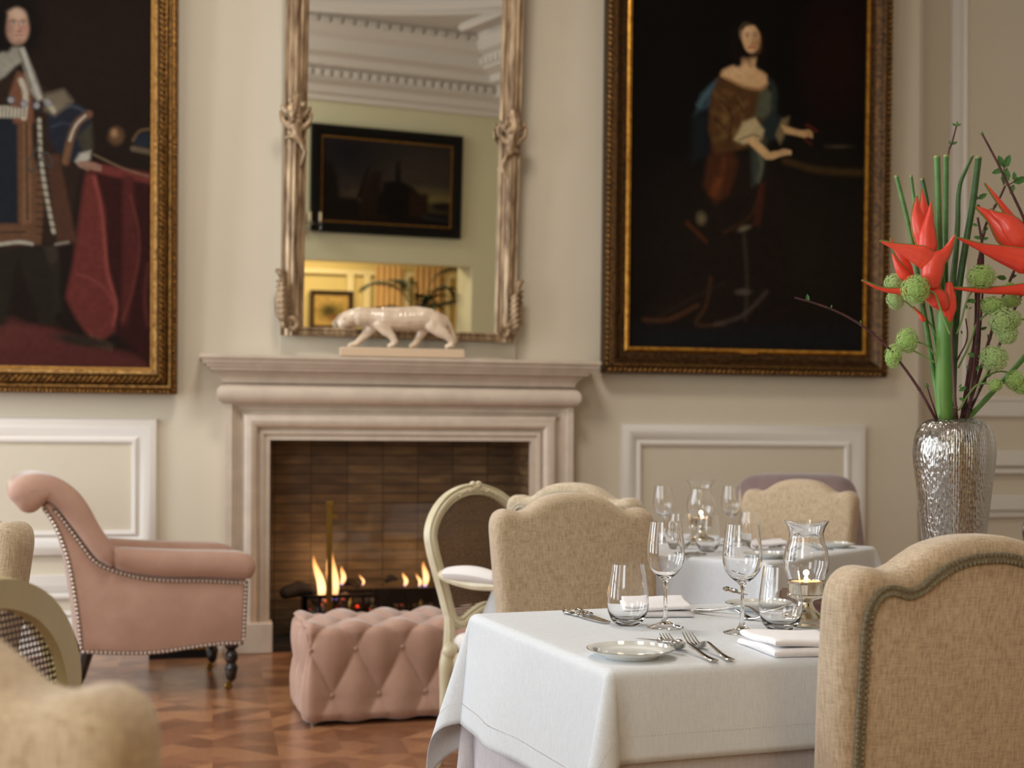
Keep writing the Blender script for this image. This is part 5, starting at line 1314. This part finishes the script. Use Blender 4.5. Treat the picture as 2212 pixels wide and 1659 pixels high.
# --- dark wooden menu block behind the lantern
pa, pb = onz(1680, 1297, TZ), onz(1800, 1338, TZ)
t = thing('wooden_block', 'dark reddish wooden block lying behind the near candle lantern', 'wooden block', (pa.x, pa.y, TZ + .0015), atan2(pb.y - pa.y, pb.x - pa.x))
Lb = (pb - pa).length
MB().prism([(0, .004), (.012, .022), (.03, .03), (Lb, .026), (Lb, 0), (.02, 0)], lambda x, z, y: (x, y, z), 0, .06, .003, 2).build('block', red_wood, t)

# ================================================================ vase on its pedestal
vz = 3.1; vc = cam2w((2061 - CX) / FPX * vz, vz); V0 = .72
ped = thing('pedestal_table', 'round pedestal table carrying the silver vase, hidden behind the near chair', 'side table', (vc.x, vc.y, 0))
MB().lathe([(0, V0 - .03), (.17, V0 - .03), (.18, V0 - .02), (.18, V0 - .005), (.17, V0), (0, V0)], 40).build('tabletop', dark_wood, ped)
MB().lathe([(.14, 0), (.14, .02), (.04, .06), (.03, .3), (.045, .5), (.03, .69)], 24).build('pedestal', dark_wood, ped)
vm, nt, bs = newmat('hammered_silver'); inp(bs, 'Metallic', 1.0); inp(bs, 'Roughness', .2); inp(bs, 'Base Color', (.40, .38, .355, 1))
tc = nt.nodes.new('ShaderNodeTexCoord'); s = nt.nodes.new('ShaderNodeSeparateXYZ'); nt.links.new(tc.outputs['Object'], s.inputs[0])
an = math_(nt, 'ARCTAN2', s.outputs[1], s.outputs[0]); c = nt.nodes.new('ShaderNodeCombineXYZ')
wob = noise(nt, coords(nt, 'Object', (14, 14, 14)), 1.0, 2)
nt.links.new(math_(nt, 'ADD', math_(nt, 'MULTIPLY', s.outputs[2], 1.0), math_(nt, 'MULTIPLY', wob, .03)), c.inputs[0]); nt.links.new(math_(nt, 'MULTIPLY', an, .085), c.inputs[1])
br = nt.nodes.new('ShaderNodeTexBrick'); nt.links.new(c.outputs[0], br.inputs[0]); br.inputs['Scale'].default_value = 1; br.inputs['Brick Width'].default_value = .022; br.inputs['Row Height'].default_value = .0052; br.inputs['Mortar Size'].default_value = .0012; br.inputs['Mortar Smooth'].default_value = .5
vor = nt.nodes.new('ShaderNodeTexVoronoi'); nt.links.new(coords(nt, 'Object', (1, 1, .45)), vor.inputs['Vector']); vor.inputs['Scale'].default_value = 150; 
bump(nt, bs, math_(nt, 'ADD', math_(nt, 'MULTIPLY', br.outputs[1], -1.0), math_(nt, 'ADD', math_(nt, 'MULTIPLY', vor.outputs[0], .35), math_(nt, 'MULTIPLY', noise(nt, coords(nt, 'Object', (60, 60, 25)), 1.0, 2), .3))), 1.0, .0045)
vase = thing('flower_vase', 'tall hammered silver vase holding the flower arrangement behind the near chair', 'vase', (vc.x, vc.y, V0))
hv = dep(2061, 905, vz).z - V0
pv = [(0, .004), (.052, 0), (.058, .006), (.060, .03), (.0665, .10), (.076, .19), (.086, .28), (.0935, .34), (.0962, .375), (.0945, .40), (.088, .425), (.076, hv - .012), (.062, hv - .003), (.054, hv), (.050, hv - .006), (.056, hv - .02), (.08, hv - .06), (.088, .34), (.06, .05), (0, .04)]
MB().lathe(pv, 72).build('body', vm, vase, auto=60)

# ================================================================ flowers
def W(px, py, dd=0.0): return dep(px, py, vz + dd)
K = vz / FPX
green = M('stem_green', (66, 108, 44), .4, c2=(92, 138, 70), vs=(5, 5, 30)); green_dark = M('dark_stem_green', (40, 74, 34), .4, c2=(60, 98, 48), vs=(5, 5, 30)); green_pale = M('pale_stalk_green', (112, 150, 62), .45, c2=(78, 132, 60), vs=(60, 60, 4))
twig = M('maroon_twig', (92, 40, 44), .5, c2=(48, 24, 26), vs=(40, 40, 40)); cutend = M('cut_stem_end', (176, 176, 110), .6)
red = M('heliconia_red', (226, 58, 42), .38, c2=(236, 84, 62), vs=(9, 9, 9), coat=.2); edge_g = M('bract_edge_green', (118, 124, 56), .5); leaf_m = M('small_leaf_green', (60, 110, 54), .45, c2=(84, 136, 72), vs=(30, 30, 30)); floret_m = M('viburnum_floret', (150, 190, 90), .6, c2=(188, 214, 140), vs=(170, 170, 170)); floret_w = M('viburnum_floret_pale', (192, 212, 156), .6, c2=(160, 194, 110), vs=(170, 170, 170)); twig_b = M('brown_twig', (86, 56, 46), .6)
def stem3(pts, dd): return spline([W(x, y, d_ if d_ is not None else dd) for x, y, d_ in [(p[0], p[1], p[2] if len(p) > 2 else None) for p in pts]], 6)
cut = 'cut green stalks standing in the silver vase'
def cutstem(label, pts, r0, r1, dd, mt=None):
    t = thing('cut_stalk', label, 'stalk', (0, 0, 0), 0, cut); P_ = stem3(pts, dd); n_ = len(P_)
    MB().tube(P_, [(r0 + (r1 - r0) * k / (n_ - 1)) * K for k in range(n_)], 12).build('stalk', mt or green, t)
    e = (P_[1] - P_[0]).normalized(); MB().tube([P_[0] - e * .0012, P_[0] + e * .003], [r0 * K * .93, r0 * K * 1.04], 12).build('cut_end', cutend, t)
cutstem('cut green stalk furthest left, slanting behind the red flower', [(1936, 380), (1955, 455), (1972, 531), (1990, 640), (2010, 760), (2024, 850), (2034, 915, 0)], 5, 6, .03)
cutstem('thin cut green stalk just left of the red flower tip', [(1968, 380), (1976, 442), (1992, 540), (2012, 680), (2030, 800), (2040, 915, 0)], 3.6, 4.5, .07)
cutstem('cut green stalk rising behind the upright red bract', [(1992, 386), (2004, 446), (2014, 533), (2030, 680), (2040, 800), (2045, 915, 0)], 4.6, 5.5, .05, green_dark)
cutstem('thick cut green stalk, left of the central upright pair', [(2024, 338), (2027, 450), (2030, 560), (2036, 720), (2042, 915, 0)], 7, 7.5, .02)
cutstem('cut green stalk, right of the central upright pair', [(2044, 336), (2043, 450), (2042, 560), (2044, 720), (2048, 915, 0)], 5.8, 6.5, .035)
cutstem('slim curved green stalk bending right at its tip', [(2101, 336), (2087, 366), (2075, 395), (2070, 430), (2069, 480), (2065, 545), (2058, 620), (2055, 740), (2052, 915, 0)], 3.2, 8, .0, green_dark)
cutstem('thickest cut green stalk at right, leaning right', [(2114, 340), (2102, 435), (2087, 522), (2072, 620), (2062, 740), (2056, 915, 0)], 7, 8, .015, green_dark)
t = thing('flower_stalk', 'broad pale green stalk rising from the vase mouth to the red flower', 'stalk')
MB().tube(spline([W(2043, 640, -.01), W(2041, 700, -.012), W(2040, 800, -.01), W(2041, 915, 0)], 6), [12 * K, 14 * K] + [17.5 * K] * 10 + [18.5 * K] * 7, 16).build('stalk', green_pale, t)

def bract(b, e, pts, rad, dd=0.0, flat=.75, tipgreen=True):
    P_ = spline([W(p[0], p[1], dd + (p[2] if len(p) > 2 else 0)) for p in pts], 6); n_ = len(P_)
    xs_ = np.linspace(0, len(rad) - 1, n_); R_ = [float(np.interp(x, range(len(rad)), rad)) * K * 1.18 for x in xs_]
    b.tube(P_, R_, 14, flat, tuple(-_F))
    if e is not None:
        for sgn in (-1, 1):
            Q_ = []
            for i in range(n_):
                tg = (P_[min(i + 1, n_ - 1)] - P_[max(i - 1, 0)]).normalized(); sd = tg.cross(_F).normalized(); Q_.append(P_[i] + sd * (R_[i] * .93 * sgn) - _F * (R_[i] * flat * .25))
            if sgn == e: MB.tube(edge_b, Q_[2:], 2.0 * K, 5)
def heliconia(label, name, items, dd, spine):
    global edge_b
    t = thing(name, label, 'flower', (0, 0, 0), 0, 'red heliconia flowers in the vase'); 
    b = MB(); b.tube(spline([W(x, y, dd) for x, y in spine[0]], 6), [float(np.interp(i, range(len(spine[1])), spine[1])) * K for i in np.linspace(0, len(spine[1]) - 1, 6 * (len(spine[0]) - 1) + 1)], 10); b.build('spine', red, t)
    for pts, rad, e, off in items:
        edge_b = MB(); b = MB(); bract(b, e, pts, rad, dd + off); br_ = b.build('bract', red, t)
        if e is not None: edge_b.build('green_edge', edge_g, br_)
        MB().sphere(W(*pts[-1][:2], dd + off), (1.8 * K, 1.8 * K, 1.8 * K), 6, 5).build('bract_tip', edge_g, br_)
heliconia('large red lobster-claw flower at left centre of the vase', 'heliconia', [
    ([(2004, 552), (1996, 520), (1985, 485), (1979, 455), (1981, 424)], [10, 17, 17, 13, 7, 1], 1, -.010),
    ([(2006, 552), (2003, 515), (1997, 475), (1994, 440), (1991, 408)], [8, 14, 16, 12, 6, 1], 1, .012),
    ([(2006, 555), (2004, 525), (2004, 490), (2009, 460), (2011, 436)], [9, 17, 15, 9, 4, 1], -1, -.022),
    ([(2018, 580), (2000, 560), (1975, 548), (1940, 535), (1901, 521)], [5, 20, 19, 13, 6, 1], -1, -.03),
    ([(2019, 622), (2014, 590), (2022, 565), (2043, 545), (2063, 508)], [7, 19, 20, 15, 8, 1], -1, -.035),
    ([(2042, 668), (2025, 645), (2000, 632), (1960, 630), (1905, 625), (1862, 606)], [7, 18, 16, 10, 6, 3, 1], -1, -.02),
    ([(1968, 602), (1955, 575), (1943, 552), (1934, 540), (1925, 514)], [7, 12, 11, 7, 4, 1], 1, .03),
    ([(1966, 606), (1950, 590), (1938, 570), (1928, 548)], [6, 11, 9, 5, 1], -1, .02),
    ([(2047, 705), (2050, 680), (2052, 650), (2050, 610)], [2, 8, 13, 11, 5], None, -.005),
    ([(1998, 692), (1992, 688), (1986, 678), (1972, 663)], [4, 5, 4, 2, .7], -1, .0)],
    -.02, ([(2008, 545), (2014, 580), (2020, 620), (2034, 650), (2044, 680), (2049, 705)], [8, 10, 11, 12, 12, 7]))
heliconia('red lobster-claw flower cut by the right edge of the photo', 'heliconia', [
    ([(2226, 556), (2195, 520), (2165, 490), (2140, 468), (2108, 446)], [12, 27, 27, 18, 9, 1], 1, -.01),
    ([(2222, 540), (2198, 510), (2172, 480), (2150, 465), (2138, 452)], [10, 24, 22, 12, 5, 1], -1, -.022),
    ([(2240, 575), (2205, 562), (2165, 550), (2120, 535), (2068, 514)], [12, 24, 19, 13, 6, 1], -1, -.04),
    ([(2260, 632), (2215, 626), (2170, 627), (2110, 627), (2049, 621)], [16, 13, 9, 7, 4, 1], -1, -.03),
    ([(2275, 560), (2225, 520), (2185, 470), (2150, 425), (2128, 396)], [9, 9, 8, 6, 3.5, 1], 1, .0)],
    .01, ([(2225, 520), (2240, 560), (2255, 600), (2262, 645)], [10, 12, 12, 10]))
# maroon twigs
tw = 'maroon leafy twigs in the vase'
def leafshape(b, p, dir_, L_, w):
    d_ = Vector(dir_).normalized(); sd = d_.cross(_F).normalized(); up = _F * -.25
    pts = [p, p + d_ * L_ * .3 + sd * w + up * w, p + d_ * L_ * .7 + sd * w * .8 + up * w, p + d_ * L_, p + d_ * L_ * .7 - sd * w * .8 + up * w, p + d_ * L_ * .3 - sd * w + up * w, p + d_ * L_ * .5]
    b.add(pts, [(0, 1, 6), (1, 2, 6), (2, 3, 6), (3, 4, 6), (4, 5, 6), (5, 0, 6)])
def twig_obj(label, pts, r0, r1, dd, leaves=(), mt=None, sidet=()):
    t = thing('twig', label, 'twig', (0, 0, 0), 0, tw); P_ = stem3(pts, dd); n_ = len(P_)
    b = MB().tube(P_, [(r0 + (r1 - r0) * k / (n_ - 1)) * K for k in range(n_)], 7)
    for k in range(9, n_ - 3, 9): b.sphere(P_[k], (1.35 * (r0 + (r1 - r0) * k / n_) * K,) * 3, 7, 5)
    for s_ in sidet: b.tube(spline([W(x, y, dd) for x, y in s_], 4), 1.3 * K, 5)
    b.build('stem', mt or twig, t)
    if leaves:
        for x, y, a, L_ in leaves:
            a = radians(a); b = MB(); leafshape(b, W(x, y, dd), _R * cos(a) + _U * sin(a), L_ * K, L_ * K * .24); b.build('leaf', leaf_m, t, smooth=False)
twig_obj('long maroon twig arching left in front of the dark portrait', [(1717, 643), (1760, 655), (1810, 674), (1860, 702), (1915, 747), (1950, 790), (1985, 840), (2010, 884), (2030, 925, 0)], 1.8, 3.6, -.03, [(1745, 652, 95, 17), (1795, 666, 80, 8), (1858, 700, 85, 9), (1856, 702, 115, 7)])
twig_obj('maroon twig tip rising above the central green stalks', [(2066, 272), (2056, 310), (2048, 336), (2040, 450), (2046, 700), (2048, 920, 0)], 1.8, 3, .06, [(2066, 272, 20, 12), (2066, 272, 150, 11), (2066, 270, 70, 9), (2056, 312, 25, 14), (2055, 314, 120, 12)])
twig_obj('leafless maroon twig slanting across the top right corner', [(2122, 290), (2155, 352), (2185, 415), (2215, 482), (2235, 560)], 2.2, 3.6, -.02, [(2123, 292, 100, 9), (2121, 292, 130, 6)])
twig_obj('maroon twig with curling leaves at upper right', [(2171, 402), (2158, 430), (2140, 462), (2125, 500), (2116, 560), (2110, 700), (2092, 800), (2075, 915, 0)], 2.6, 3.2, .03, [(2168, 400, 80, 40), (2168, 362, 115, 30), (2168, 364, 65, 34), (2166, 366, 200, 26), (2170, 368, -50, 20), (2188, 395, 20, 34), (2190, 398, -110, 24), (2192, 392, 95, 22), (2112, 430, 30, 24), (2112, 432, 120, 16), (2112, 440, -80, 18)], None, [[(2168, 400), (2168, 380), (2170, 345)], [(2172, 400), (2185, 396), (2200, 384)]])
twig_obj('upright maroon twig forking beneath the right red flower', [(2112, 470), (2118, 505), (2121, 530), (2116, 610), (2112, 700), (2104, 800), (2094, 880), (2085, 915, 0)], 2.4, 4, .0, [(2112, 488, 160, 14), (2120, 515, 170, 18), (2120, 517, 10, 16), (2121, 505, 60, 10), (2109, 652, 170, 22), (2111, 654, 10, 20), (2108, 770, 160, 20), (2112, 770, 20, 18), (2106, 800, 40, 16)])
twig_obj('upright maroon twig left of its forked twin', [(2128, 500), (2120, 530), (2109, 600), (2107, 700), (2097, 800), (2084, 880), (2072, 915, 0)], 2, 3.8, .02, [(2128, 500, 60, 12), (2095, 650, 200, 12), (2104, 712, 30, 16)])
twig_obj('straight maroon twig rising to the green flower ball', [(2124, 545), (2123, 620), (2118, 700), (2112, 780), (2100, 850), (2086, 915, 0)], 2, 3.4, .04, [(2118, 712, 20, 16), (2116, 740, 120, 14)])
twig_obj('maroon twig leaning right behind the pale flower balls', [(2205, 552), (2182, 605), (2160, 660), (2138, 730), (2118, 800), (2098, 860), (2076, 915, 0)], 3, 4.2, .03, [(2175, 602, 170, 24), (2180, 600, 20, 18), (2140, 735, 120, 16)])
twig_obj('second maroon twig leaning right, behind its twin', [(2230, 590), (2195, 660), (2165, 730), (2136, 800), (2112, 850), (2082, 915, 0)], 3, 4, .05, [(2128, 815, 30, 18), (2124, 830, 60, 14), (2120, 845, 140, 10)])
twig_obj('brown budded twig in front of the broad green stalk', [(2056, 706), (2057, 760), (2060, 820), (2064, 880), (2067, 918, 0)], 2.4, 4.4, -.04, [(2071, 845, 30, 20), (2071, 860, -20, 14), (2072, 838, 60, 10)], twig_b)
twig_obj('short maroon twig with a green bud, left at the vase mouth', [(2003, 836), (2011, 862), (2020, 888), (2028, 918, 0)], 1.6, 2, -.02, [(2003, 836, 95, 10), (2003, 838, 60, 8), (2001, 838, 125, 7)])
twig_obj('slender maroon side twig crossing behind the brown twig', [(2086, 688), (2090, 720), (2085, 745), (2072, 770), (2064, 800), (2060, 915, 0)], 1.4, 2, .01, [(2088, 668, 90, 10), (2093, 668, 40, 8), (2078, 722, 100, 9), (2090, 798, 95, 10)])
# viburnum balls
vb = 'green viburnum flower heads in the vase'
def floretball(cx_, cy_, rx, ry, dd, seed, dens=1.0):
    rnd = random.Random(seed); b = MB(); c = W(cx_, cy_, dd); n_ = int(rx * ry * .7 * dens) + 30
    for k in range(n_):
        z_ = 1 - 2 * (k + .5) / n_; a = k * 2.39996; r_ = sqrt(1 - z_ * z_); rr = rnd.uniform(.76, 1.05)
        nrm_ = (_R * (r_ * cos(a)) + _U * (r_ * sin(a)) - _F * z_); p = c + _R * (r_ * cos(a) * rx * K * rr) + _U * (r_ * sin(a) * ry * K * rr) - _F * (z_ * (rx + ry) / 2 * K * rr)
        t1 = nrm_.orthogonal().normalized(); t2 = nrm_.cross(t1); ph_ = rnd.uniform(0, 6.28); s_ = rnd.uniform(1.5, 2.3) * K
        for m_ in range(4):
            a1 = ph_ + m_ * pi / 2; d1 = t1 * cos(a1) + t2 * sin(a1); d2 = nrm_.cross(d1); c1 = p + d1 * s_ * .75
            b.add([c1 + d1 * s_ * .75 + nrm_ * s_ * .3, c1 + d2 * s_ * .5, c1 - d1 * s_ * .7, c1 - d2 * s_ * .5, c1 + nrm_ * s_ * .35, c1 - nrm_ * s_ * .3], [(0, 1, 4), (1, 2, 4), (2, 3, 4), (3, 0, 4), (1, 0, 5), (2, 1, 5), (3, 2, 5), (0, 3, 5)])
    b.sphere(c, ((rx + ry) * .30 * K,) * 3, 10, 7)
    return b
def viburnum(label, heads, stems, dd, seed, mt=None):
    t = thing('viburnum', label, 'flower', (0, 0, 0), 0, vb)
    for i, h_ in enumerate(heads): floretball(*h_, dd, seed + i).build('flower_head', mt or floret_m, t, smooth=False)
    b = MB()
    for s_ in stems: b.tube(spline([W(x, y, dd + .01) for x, y in s_], 5), 2.1 * K, 6)
    b.build('stem', M('viburnum_stem', (116, 150, 82), .5) if 'viburnum_stem' not in bpy.data.materials else bpy.data.materials['viburnum_stem'], t)
viburnum('pale green flower head furthest left, partly behind another', [(1932, 612, 22, 21), (1935, 645, 20, 24)], [[(1945, 640), (1975, 668), (2010, 700), (2030, 745)]], .02, 1, floret_w)
viburnum('bright green round flower head in front of the red bract at left', [(1978, 626, 30, 31)], [[(2006, 628), (2020, 636), (2032, 668), (2040, 692), (2052, 722)]], -.07, 2)
viburnum('green round flower head right of the thick stalks, under the right red flower', [(2120, 599, 31, 27)], [[(2106, 620), (2088, 650), (2078, 690), (2066, 722)]], -.02, 3)
viburnum('lime green flower head low at left, the upper of its pair', [(1960, 736, 23, 28)], [[(1978, 738), (2000, 745), (2020, 766), (2050, 798)]], -.01, 4)
viburnum('lime green flower head low at left, the lower of its pair', [(1930, 769, 18, 26)], [[(1968, 755), (1990, 766), (2018, 782)]], -.02, 5)
viburnum('small green flower head above the large pale ball at right', [(2144, 660, 28, 20)], [[(2134, 676), (2110, 700), (2096, 740), (2070, 795)]], .0, 6)
viburnum('largest pale green flower ball at right', [(2166, 695, 29, 30), (2176, 722, 22, 22), (2190, 690, 16, 20)], [[(2180, 700), (2200, 690), (2216, 690)]], -.03, 7, floret_w)
viburnum('whitish green flower ball below the largest one at right', [(2147, 774, 30, 28)], [[(2140, 790), (2128, 812), (2115, 830)]], -.02, 8, floret_w)
viburnum('small loose green head low at right near the twigs', [(2150, 832, 15, 14)], [[(2138, 828), (2110, 832), (2088, 858), (2070, 886), (2058, 862), (2056, 845)]], -.03, 9)
viburnum('loose green flower head at the right edge, low down', [(2192, 822, 20, 22), (2206, 836, 16, 16)], [[(2184, 826), (2160, 828)], [(2190, 808), (2160, 802), (2130, 812)]], -.01, 10)
viburnum('green flower head directly beneath the right lower red bract', [(2184, 650, 22, 15), (2180, 618, 12, 8)], [[(2178, 660), (2172, 690)]], .02, 11)
# dark chair detail at the right edge
pz = 5.6; c = dep(2224, 1128, pz)
t = thing('dark_chair', 'dark wooden chair back just entering at the right edge', 'chair', (c.x, c.y, 0))
b = MB()
for x in (-.0, .36): b.tube([(x, 0, 0), (x, 0, .6), (x, 0, c.z - .06)], .016, 8)
b.build('upright', dark_wood, t)
MB().tube(spline([(0, 0, c.z - .1), (-.01, 0, c.z - .02), (.05, 0, c.z + .035), (.18, 0, c.z + .05), (.31, 0, c.z + .035), (.37, 0, c.z - .02), (.36, 0, c.z - .1)], 5), .02, 8).build('top_rail', dark_wood, t)
MB().box(-.02, .38, -.4, 0, .42, .46).build('seat', dark_wood, t, bevel=.01)
for x in (.0, .36): MB().tube([(x, -.38, 0), (x, -.38, .42)], .016, 8).build('leg', dark_wood, t)
t = thing('flower_stalk', 'green stalk of the right-hand red flower, leaning out to the right', 'stalk')
MB().tube(spline([W(2262, 645, .01), W(2235, 740, .02), W(2150, 840, .03), W(2080, 915, 0)], 8), [6 * K] * 25, 10).build('stalk', green, t)
